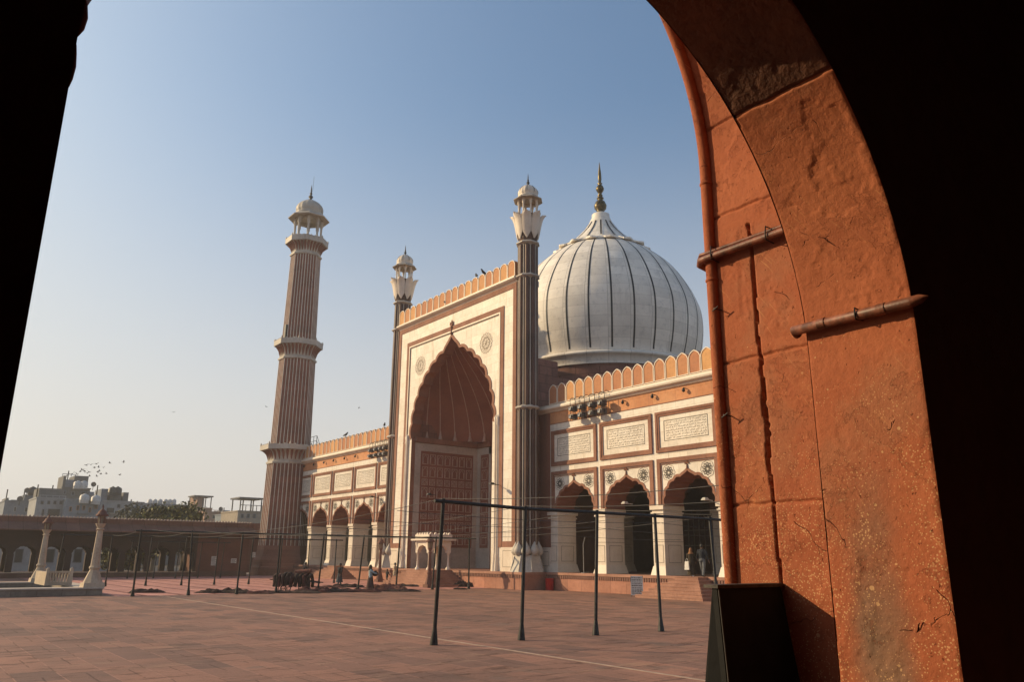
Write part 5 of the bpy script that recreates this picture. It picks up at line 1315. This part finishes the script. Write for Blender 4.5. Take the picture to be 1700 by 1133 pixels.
CR = [(244, 985.5, 2.0, .7, .30, -.5, CLOTHDARK, 'dark rumpled carpet roll at the left end of the row, by the first pole'),
      (372, 986, 3.4, .8, .28, -.62, CLOTHDARK, 'long dark carpet roll between the second and third poles'),
      (421, 986.5, 2.3, .6, .18, -.65, CLOTHRED, 'flat maroon carpet roll just left of the handcart'),
      (486, 985.5, 3.4, .9, .2, -.65, CLOTHDARK, 'dark flattened carpet under the loaded handcart'),
      (518, 984.5, 2.4, .8, .34, -.65, CLOTHRED, 'maroon carpet heap just right of the handcart'),
      (545, 977, 2.6, .6, .16, -.65, CLOTHRED, 'thin carpet roll behind the handcart, lying on pink paving'),
      (559, 983.5, 3.0, .8, .26, -.65, CLOTHDARK, 'dark carpet roll in front of the walking man'),
      (578, 976.5, 2.4, .7, .3, -.65, CLOTHDARK, 'dark carpet heap right at the feet of the walking man'),
      (601, 984, 2.4, .7, .25, -.65, CLOTHRED, 'maroon carpet roll left of the woman in the long skirt'),
      (641, 981.5, 3.0, 1.1, .5, -.65, CLOTHPINK, 'tall faded carpet heap right of the woman in the long skirt'),
      (668, 983, 2.4, .7, .16, -.65, CLOTHDARK, 'flat dark carpet at the right end of the row'),
      (683, 975, 3.0, .7, .22, -.65, CLOTHDARK, 'dark carpet roll lying at the foot of the portal steps'),
      (770, 975.5, 1.9, .9, .5, -.65, CLOTHDARK, 'dark carpet heap against the shaded flank of the portal stairs'),
      (764, 979.5, 1.0, .4, .12, -.65, CLOTHDARK, 'small dark cloth before the heap at the portal stairs')]
for i, c in enumerate(CR): carpet_roll(*c, 3.3*i+1)
cp = at_z(488, 983)
cart = thing('handcart', 'handcart piled with dark maroon rolled carpets hanging over its sides', 'cart', (cp.x, cp.y, 0))
DX = Vector((.79, -.61, 0)); DY = Vector((.61, .79, 0))
def loc(u, v, z): return Vector((cp.x, cp.y, z))+DX*u+DY*v
m = MB()
for v in (-.4, .4): m.tube([loc(-1.5, v, .75), loc(1.2, v, .62), loc(1.75, v, .55)], .035, 6)
for u in (-.9, 0, .9): m.tube([loc(u, -.45, .68), loc(u, .45, .68)], .03, 6)
for u in (-.9, .9):
    for v in (-.4, .4): m.tube([loc(u, v, .68), loc(u, v, .02)], .025, 6)
m.build('frame', DARKMETAL, cart)
for u in (-.55, .6):
    for v in (-.5, .5):
        m = MB(); c = loc(u, v, .2); pts = [c+DX*(.19*math.cos(q))+Vector((0, 0, .19*math.sin(q))) for q in [2*PI*i/16 for i in range(16)]]
        m.tube(pts, .03, 6, closed=True); m.tube([c-DX*.19, c+DX*.19], .012, 4); m.tube([c-Vector((0, 0, .19)), c+Vector((0, 0, .19))], .012, 4); m.build('wheel', DARKMETAL, cart)
rnd = random.Random(4)
for k in range(9):
    m = MB(); u = -1.15+.27*k; mt = [CLOTHDARK, CLOTHRED, CLOTHDARK][k % 3]
    P = []; top = .98+.12*rnd.random()
    for i in range(11):
        t = i/10*2-1; z = top-.06*abs(t) if abs(t) < .55 else top-.05-(abs(t)-.55)*1.45
        P.append(loc(u+.04*math.sin(i*2+k), t*.62 if abs(t) < .6 else .40*math.copysign(1, t)*1.35, max(.2, z)))
    m.tube(P, [.1+.05*rnd.random() for _ in P], 7); m.build('carpet_bundle', mt, cart)
m = MB(); m.tube([loc(.0, .1, 1.18), loc(1.0, .0, 1.25)], [.14, .16], 8); m.build('carpet_bundle', CLOTHPINK, cart)

# small A-board, bin, mats on the right
q = at_z(1058, 991.5)
ab = thing('notice_board', 'small white notice board on a folding stand before the right plinth', 'sign', (q.x, q.y, 0))
vd = Vector((-q.x, -q.y, 0)).normalized(); sx = Vector((-vd.y, vd.x, 0))
def L2(u, w_, z): return Vector((q.x, q.y, 0))+sx*u+vd*w_+Vector((0, 0, z))
m = MB(); m.add([L2(-.36, .12, .08), L2(.36, .12, .08), L2(.36, -.06, 1.18), L2(-.36, -.06, 1.18), L2(-.36, .09, .08), L2(.36, .09, .08), L2(.36, -.09, 1.18), L2(-.36, -.09, 1.18)], [(0, 1, 2, 3), (7, 6, 5, 4), (0, 4, 5, 1), (1, 5, 6, 2), (2, 6, 7, 3), (3, 7, 4, 0)])
m.build('board', WHITEPAINT, ab)
m = MB(); rnd = random.Random(9)
def bw(z): return .124-.163*(z-.08)
z = 1.10
for hgt, kind in ((.07, 'w'), (.1, 'b'), (.05, 'w'), (.05, 'w'), (.1, 'b'), (.05, 'w'), (.05, 'w'), (.09, 'b'), (.06, 'w')):
    u = -.31
    while u < .3:
        w_ = (.05+.12*rnd.random()) if kind == 'w' else .05+.05*rnd.random(); e = min(.31, u+w_)
        m.add([L2(u, bw(z)+.006, z), L2(e, bw(z)+.006, z), L2(e, bw(z-hgt*.75)+.006, z-hgt*.75), L2(u, bw(z-hgt*.75)+.006, z-hgt*.75)], [(0, 1, 2, 3)]); u = e+.03
    z -= hgt+.04
m.build('lettering', SCRIPT, ab)
m = MB()
for u in (-.34, .34): m.tube([L2(u, .1, 0), L2(u, -.075, 1.2)], .02, 5); m.tube([L2(u, -.08, 1.15), L2(u, -.5, 0)], .02, 5)
m.build('stand', DARKMETAL, ab)
q = Vector((37.6, 44.15, 0))
rb = thing('red_bin', 'red plastic bin standing in the shade against the plinth', 'bin', q)
m = MB(); m.lathe(q.x, q.y, [(.27, .0), (.32, .72), (.34, .76), (.34, .80), (.29, .80), (.26, .1)], 18); m.build('tub', REDPLASTIC, rb)
m = MB()
for s in (-1, 1): m.tube([(q.x+.33*s, q.y-.08, .66), (q.x+.4*s, q.y, .62), (q.x+.33*s, q.y+.08, .66)], .018, 6)
m.build('handle', REDPLASTIC, rb)
for i, (px, py, w_) in enumerate([(1082, 992, .7), (1098, 988, .8)]):
    p = at_z(px, py); m = MB()
    for k in range(4): m.box(p.x-.35+.03*k, p.x+.35-.02*k, p.y-w_/2, p.y+w_/2-.03*k, .004+.05*k, .05+.05*k)
    tag(m.build('folded_mat', CLOTHDARK), ['dark folded mat stack right beside the white notice board', 'dark folded mat stack leaning to the right stair flank'][i], 'mat', 'folded mats by the right stairs')
m = MB(); m.tube([(38.0, 41.05, 1.2), (38.0, 41.05, 3.1)], .03, 6); m.tube([(38.0, 41.05, 1.25), (38.9, 41.5, 1.25)], .03, 6); m.tube([(38.0, 41.05, 3.1), (38.5, 41.4, 3.6)], .03, 6); m.box(37.85, 38.15, 40.95, 41.15, 1.2, 1.24)
tag(m.build('metal_stand', plain('galvanised_pipe', (.3, .29, .28), .4, .6)), 'bent galvanised pipe stand inside the first right wing arch', 'stand')

# ============================================================ people
SKIN = plain('brown_skin', (.19, .10, .06), .55); HAIR = plain('black_hair', (.012, .01, .009), .6)
def cloth(n, c): return plain(n, c, .9, 0, .25, 9.)
def skin_mesh(V, E, root, name, mat, parent, sub=1):
    me = bpy.data.meshes.new(name); ks = list(V); me.from_pydata([V[k][0] for k in ks], [], [(ks.index(a), ks.index(b)) for a, b in E])
    o = bpy.data.objects.new(name, me); COL.objects.link(o)
    md = o.modifiers.new('s', 'SKIN'); md.use_smooth_shade = True
    for i, k in enumerate(ks): r_ = V[k][1]; me.skin_vertices[0].data[i].radius = (r_, r_) if not isinstance(r_, tuple) else r_
    for i, k in enumerate(ks): me.skin_vertices[0].data[i].use_root = (k == root)
    o.modifiers.new('u', 'SUBSURF').levels = sub
    dg = bpy.context.evaluated_depsgraph_get(); new = bpy.data.meshes.new_from_object(o.evaluated_get(dg))
    bpy.data.objects.remove(o); new.materials.clear(); new.materials.append(mat)
    r = bpy.data.objects.new(name, new); COL.objects.link(r); r.parent = parent; return r
def person(label, x, y, z, face, h, top, legs, style, arms=((.0, .0), (.0, .0)), stride=.15, scarf=None, bend=0.):
    """face: heading (radians) the person looks along; arms: (forward, sideways) swing of each arm; style: trousers / robe / skirt"""
    p = thing('person', label, 'person', (x, y, z), 'people in the courtyard and on the plinth'); s = h/1.75
    def P(u, v, w_): return Vector((u, v, w_))*s          # u forward, v left, w up
    V = {}; hip = .93; sh = 1.43; b = bend
    V['pelvis'] = (P(0, 0, hip), .105*s); V['belly'] = (P(.02+b*.2, 0, 1.1), .10*s); V['chest'] = (P(.01+b*.5, 0, 1.3), .115*s); V['neck'] = (P(b*.8+.01, 0, 1.49), .055*s); V['skull'] = (P(b+.03, 0, 1.60), .088*s); V['crown'] = (P(b+.02, 0, 1.69), .075*s)
    V['nose'] = (P(b+.125, 0, 1.60), .016*s); E = [('pelvis', 'belly'), ('belly', 'chest'), ('chest', 'neck'), ('neck', 'skull'), ('skull', 'crown'), ('skull', 'nose')]
    TL = {}; AL = {}
    for sd_, sg in (('l', 1), ('r', -1)):
        st = stride*sg
        V['hip'+sd_] = (P(0, .09*sg, hip-.06), .08*s); V['knee'+sd_] = (P(st*.55+.03, .10*sg, .50), .06*s); V['ank'+sd_] = (P(st-(.04 if st < 0 else 0), .10*sg, .09), .04*s); V['toe'+sd_] = (P(st+.15, .12*sg, .03), .032*s)
        E += [('pelvis', 'hip'+sd_), ('hip'+sd_, 'knee'+sd_), ('knee'+sd_, 'ank'+sd_), ('ank'+sd_, 'toe'+sd_)]
        fw, sw = arms[0 if sg > 0 else 1]
        V['sh'+sd_] = (P(b*.6, .19*sg, sh-.03), .06*s)
        el = Vector((b*.6+.30*math.sin(fw), .21*sg+.28*math.sin(sw)*sg, sh-.03-.29*math.cos(fw)*math.cos(sw)))
        f2 = fw+.35; wr = el+Vector((.25*math.sin(f2), .22*math.sin(sw*1.05)*sg, -.25*math.cos(f2)*math.cos(sw)))
        hd = wr+(wr-el).normalized()*.09
        V['el'+sd_] = (el*s, .043*s); V['wr'+sd_] = (wr*s, .028*s); V['hand'+sd_] = (hd*s, .034*s)
        E += [('chest', 'sh'+sd_), ('sh'+sd_, 'el'+sd_), ('el'+sd_, 'wr'+sd_), ('wr'+sd_, 'hand'+sd_)]
        d = (hd-wr).normalized(); sdv = d.cross(Vector((0, 1, 0))).normalized()
        for q, (off, ln) in enumerate(((-.026, .075), (-.009, .085), (.009, .08), (.026, .062))):
            f0 = hd+d*.03+sdv*off; f1_ = f0+d*ln*.5; f2_ = f1_+(d*.8+Vector((.3, -.3*sg, 0)))*ln*.5
            V['f%d%s' % (q, sd_)] = (f1_*s, .0095*s); V['g%d%s' % (q, sd_)] = (f2_*s, .008*s); E += [('hand'+sd_, 'f%d%s' % (q, sd_)), ('f%d%s' % (q, sd_), 'g%d%s' % (q, sd_))]
        th = wr+d*.05+sdv*.045; V['th'+sd_] = (th*s, .011*s); V['tj'+sd_] = ((th+d*.04+sdv*.012)*s, .009*s); E += [('wr'+sd_, 'th'+sd_), ('th'+sd_, 'tj'+sd_)]
    skin_mesh(V, E, 'pelvis', 'body', SKIN, p)
    infl = lambda k, a: (V[k][0], (V[k][1][0]+a*s, V[k][1][1]+a*s) if isinstance(V[k][1], tuple) else V[k][1]+a*s)
    def shell(m, levels, n=16):
        vs = []; fs = []
        for zz, ru, rv, ou in levels:
            for q in range(n): a = 2*PI*q/n; vs.append(Vector((ou+ru*math.cos(a), rv*math.sin(a), zz))*s)
        for jj in range(len(levels)-1):
            for q in range(n): fs.append((jj*n+q, jj*n+(q+1) % n, (jj+1)*n+(q+1) % n, (jj+1)*n+q))
        m.add(vs, fs, 0, True)
    m = MB(); lowhem = .80 if style == 'trousers' else .9
    shell(m, [(lowhem, .135, .185, .0), (.95, .14, .175, .02), (1.1, .142, .172, .02+b*.2), (1.25, .15, .20, .015+b*.4), (1.36, .142, .215, .01+b*.55), (1.43, .11, .185, b*.65), (1.475, .075, .10, b*.75), (1.50, .062, .065, b*.8)])
    for c in 'lr':
        A_, B_, C_ = V['sh'+c][0], V['el'+c][0], V['wr'+c][0]
        m.tube([A_+(A_-B_)*.12, A_, A_.lerp(B_, .5), B_, B_.lerp(C_, .5), B_.lerp(C_, .9)], [.055*s, .078*s, .066*s, .058*s, .05*s, .044*s], 9)
    o = m.build('shirt', top, None); o.parent = p
    if style == 'trousers':
        m = MB(); shell(m, [(.80, .10, .15, .0), (.86, .135, .175, .0), (.97, .13, .165, .01)])
        for c in 'lr':
            A_, B_, C_ = V['hip'+c][0], V['knee'+c][0], V['ank'+c][0]
            m.tube([A_+Vector((0, 0, .05))*s, A_, A_.lerp(B_, .5), B_, B_.lerp(C_, .5), C_+Vector((0, 0, -.01))*s], [.10*s, .108*s, .094*s, .076*s, .07*s, .062*s], 10)
        o = m.build('trousers', legs, None); o.parent = p
    else:
        m = MB(); n = 20; vs = []; fs = []; lo = .10 if style == 'skirt' else .32
        prof = [(.15, 1.0), (.18, .85), (.21, .6), (.25, .3 if lo < .3 else .45), (.27, lo)]
        for r_, zz in prof:
            for i in range(n): a = 2*PI*i/n; q = r_*(1+.07*math.sin(7*a)*(1.05-zz)); vs.append(Vector((q*math.cos(a)*(1+.25*(1-zz)*abs(stride)*2)+.02, q*math.sin(a), zz))*s)
        for j in range(len(prof)-1):
            for i in range(n): fs.append((j*n+i, j*n+(i+1) % n, (j+1)*n+(i+1) % n, (j+1)*n+i))
        m.add(vs, fs, 0, True); o = m.build('skirt' if style == 'skirt' else 'robe', legs, None); o.parent = p
        if style == 'robe':
            Q = {}; E2 = []
            for c in 'lr':
                Q['knee'+c] = infl('knee'+c, .02); Q['ank'+c] = (V['ank'+c][0]+Vector((0, 0, .03))*s, .055*s); E2.append(('knee'+c, 'ank'+c))
            for c in 'lr': skin_mesh({k: Q[k] for k in ('knee'+c, 'ank'+c)}, [('knee'+c, 'ank'+c)], 'knee'+c, 'trouser_leg', legs, p)
    m = MB()
    if scarf: shell(m, [(1.40, .17, .20, b*.7-.02), (1.46, .14, .15, b*.8-.03), (1.54, .108, .108, b-.03), (1.62, .112, .102, b-.025), (1.70, .10, .092, b-.015), (1.755, .06, .058, b-.01), (1.775, .005, .005, b-.01)])
    else: shell(m, [(1.565, .075, .078, b-.03), (1.62, .098, .092, b-.028), (1.68, .105, .094, b-.012), (1.735, .085, .078, b+.0), (1.768, .045, .042, b+.0), (1.778, .004, .004, b)])
    o = m.build('head_scarf' if scarf else 'hair', scarf or HAIR, None); o.parent = p
    m = MB()
    for c in 'lr':
        a, t = V['ank'+c][0], V['toe'+c][0]; m.tube([a+Vector((-.06, 0, -.05))*s, a+Vector((.03, 0, -.055))*s, t+Vector((.02, 0, -.0))*s], [.04*s, .042*s, .03*s], 8)
    o = m.build('shoes', plain('dark_shoes', (.03, .025, .022), .6) if style != 'skirt' else WHITEPAINT, None); o.parent = p
    p.rotation_euler = (0, 0, face); return p
NAVY = cloth('navy_cloth', (.018, .022, .032)); BLACKC = cloth('black_cloth', (.014, .014, .016)); JEANS = cloth('grey_jeans', (.15, .16, .17)); DKBR = cloth('dark_brown_cloth', (.05, .036, .022)); RUST = cloth('rust_scarf', (.30, .14, .06))
SKYB = cloth('pale_blue_cloth', (.36, .46, .5)); PLUM = cloth('plum_brown_skirt', (.085, .045, .04)); CREAMC = cloth('cream_cloth', (.48, .39, .26)); GREY = cloth('charcoal_cloth', (.03, .028, .03)); BLUEGREY = cloth('blue_grey_kurta', (.06, .075, .085))
q = at_z(503, 971); person('man in dark clothes bending over behind the loaded handcart', q.x, q.y, .016, -.6, 1.68, GREY, GREY, 'trousers', ((.7, .2), (.7, .2)), .1, bend=.12)
q = at_z(563, 975); person('man walking in dark jacket and blue grey kurta, crossing the pink paving', q.x, q.y, .016, R(200), 1.66, BLACKC, BLUEGREY, 'robe', ((.25, .12), (-.3, .12)), .26)
q = at_z(613.5, 982); person('woman in pale blue top and long dark skirt carrying a bundle', q.x, q.y, .0, R(-30), 1.66, SKYB, PLUM, 'skirt', ((.9, .1), (.9, .1)), .12, scarf=DKBR)
b = thing('cloth_bundle', 'dark cloth bundle held by the woman in the long skirt', 'bundle', (q.x+.22, q.y-.13, 1.0))
m = MB(); P = []
m.lathe(q.x+.26, q.y-.17, [(.02, .92), (.14, .96), (.19, 1.08), (.17, 1.2), (.06, 1.28)], 10); m.build('bundle', CLOTHDARK, b)
q = at_z(642, 966.5, .0); person('small child in dark clothes before the portal steps', q.x*.93, q.y*.93, .016, R(10), 1.15, GREY, GREY, 'trousers', ((.4, .5), (.2, .5)), .14)
q = at_z(655, 963.5, .3); person('slim figure in a cream robe stretching one arm, by the portal steps', q.x*.97, q.y*.97, .1, R(-50), 1.6, CREAMC, CREAMC, 'robe', ((1.2, .1), (.2, .1)), .12)
person('person in dark brown coat and rust head scarf holding a white bag on the plinth', 38.15, 31.85, PZ, R(35), 1.62, DKBR, DKBR, 'skirt', ((.15, .1), (.2, .12)), .14, scarf=RUST)
m = MB(); bx, by = 37.83, 31.9
m.taper(bx, by, PZ+.38, PZ+.86, .05, .17, .03, .13); m.tube([(bx, by-.1, PZ+.85), (bx, by-.05, PZ+1.0), (bx, by+.05, PZ+1.0), (bx, by+.1, PZ+.85)], .01, 5)
tag(m.build('carrier_bag', WHITEPAINT), 'white carrier bag held by the person in the rust head scarf', 'bag')
person('tall man in navy jacket and grey jeans walking into the right wing arch', 38.2, 31.05, PZ, R(20), 1.86, NAVY, JEANS, 'trousers', ((.35, .3), (-.1, .25)), .2)

# ============================================================ birds
def bird_mesh(kind, rnd):
    m = MB()
    if kind == 'fly':
        m.tube([(-.16, 0, 0), (0, 0, .01), (.12, 0, .02), (.19, 0, .03)], [.015, .055, .045, .012], 6)
        for s in (-1, 1):
            m.add([(.08, .03*s, .02), (-.06, .03*s, .01), (-.07, .22*s, .13), (.06, .24*s, .15), (-.05, .42*s, .10), (.02, .43*s, .11)], [(0, 1, 2, 3), (3, 2, 4, 5)])
        m.add([(-.15, .02, 0), (-.15, -.02, 0), (-.27, -.05, 0), (-.27, .05, 0)], [(0, 1, 2, 3)])
    else:
        m.tube([(-.24, 0, .08), (-.1, 0, .12), (.03, 0, .17), (.10, 0, .24), (.13, 0, .29), (.20, 0, .285)], [.015, .06, .075, .05, .045, .008], 7)
        for s in (-1, 1): m.tube([(.0, .03*s, .1), (.01, .035*s, 0)], .009, 4)
    return m
fl0 = None; rnd = random.Random(12)
spots = [(143, 773), (151, 772), (161, 771), (157, 777), (164, 776), (172, 777), (182, 770), (205, 768), (138, 780), (134, 784), (141, 783), (145, 786), (163, 785), (165, 783), (161, 791), (168, 788), (177, 787), (199, 789), (147, 784), (120, 787), (126, 786), (149, 791), (136, 781), (128, 788)]
for i, (px, py) in enumerate(spots):
    if fl0 is None: o = fl0 = bird_mesh('fly', rnd).build('flying_bird', BIRD)
    else: o = fl0.copy(); COL.objects.link(o)
    o.location = at_y(px+rnd.uniform(-.7, .7), py+rnd.uniform(-.5, .5), 150+rnd.uniform(-8, 8)); o.rotation_euler = (rnd.uniform(-.4, .4), rnd.uniform(-.3, .3), rnd.uniform(0, 6.28)); o.scale = (1.15,)*3
    tag(o, 'small dark bird in the flock wheeling above the grey rooftops', 'bird', 'flock of birds above the rooftops')
for i, (px, py, lab) in enumerate([(288, 685, 'lone dark bird flying in the pale sky left of the minaret'), (442, 676, 'dark bird flying close beside the minaret shaft'), (596, 678, 'dark bird gliding in the sky above the left wing')]):
    o = fl0.copy(); COL.objects.link(o); o.location = at_y(px, py, 95); o.rotation_euler = (.2*i, .2, 1+i); o.scale = (.62,)*3; tag(o, lab, 'bird', 'lone flying birds')
pb = None
for i, (px, py, x, zt, lab) in enumerate([(795, 456, XI, ZC+1.92, 'left one of two birds perched on the portal merlons'), (807, 452, XI, ZC+1.92, 'right one of two birds perched on the portal merlons'), (576, 727, XW, 14.92, 'bird perched midway along the left wing merlons'), (640, 712, XW, 14.92, 'bird perched on the left wing merlons close to the portal'), (741, 500, XI, ZC+.5, 'bird sitting between two merlons left of the portal middle')]):
    if pb is None: o = pb = bird_mesh('sit', rnd).build('perched_bird', BIRD)
    else: o = pb.copy(); COL.objects.link(o)
    p = at_x(px, py, x); yy = p.y
    if i != 4:
        if x == XI: yy = Y0+pitch*(round((p.y-Y0)/pitch-.5)+.5)
        else: yy = 66.7+MP*.5+MP*round((p.y-66.7-MP*.5)/MP)
    else: yy = Y0+pitch*round((p.y-Y0)/pitch)
    o.location = (x, yy, zt-.02); o.rotation_euler = (0, 0, 1.2+2*i); o.scale = (1.6,)*3; tag(o, lab, 'bird', 'birds perched on the parapets')

# ============================================================ haze
m = MB(); m.box(-420, 420, -60, 420, -2.2, 62)
hz = tag(m.build('haze', None) if False else m.build('haze', plain('x', (1, 1, 1))), kind='stuff')
hm = bpy.data.materials.new('morning_haze'); hm.use_nodes = True; ht = hm.node_tree; ht.nodes.clear()
ho = ht.nodes.new('ShaderNodeOutputMaterial'); hv = ht.nodes.new('ShaderNodeVolumePrincipled')
hv.inputs['Color'].default_value = (.95, .93, .91, 1); hv.inputs['Density'].default_value = .00062; hv.inputs['Anisotropy'].default_value = .2
ht.links.new(hv.outputs[0], ho.inputs['Volume']); hz.data.materials.clear(); hz.data.materials.append(hm)
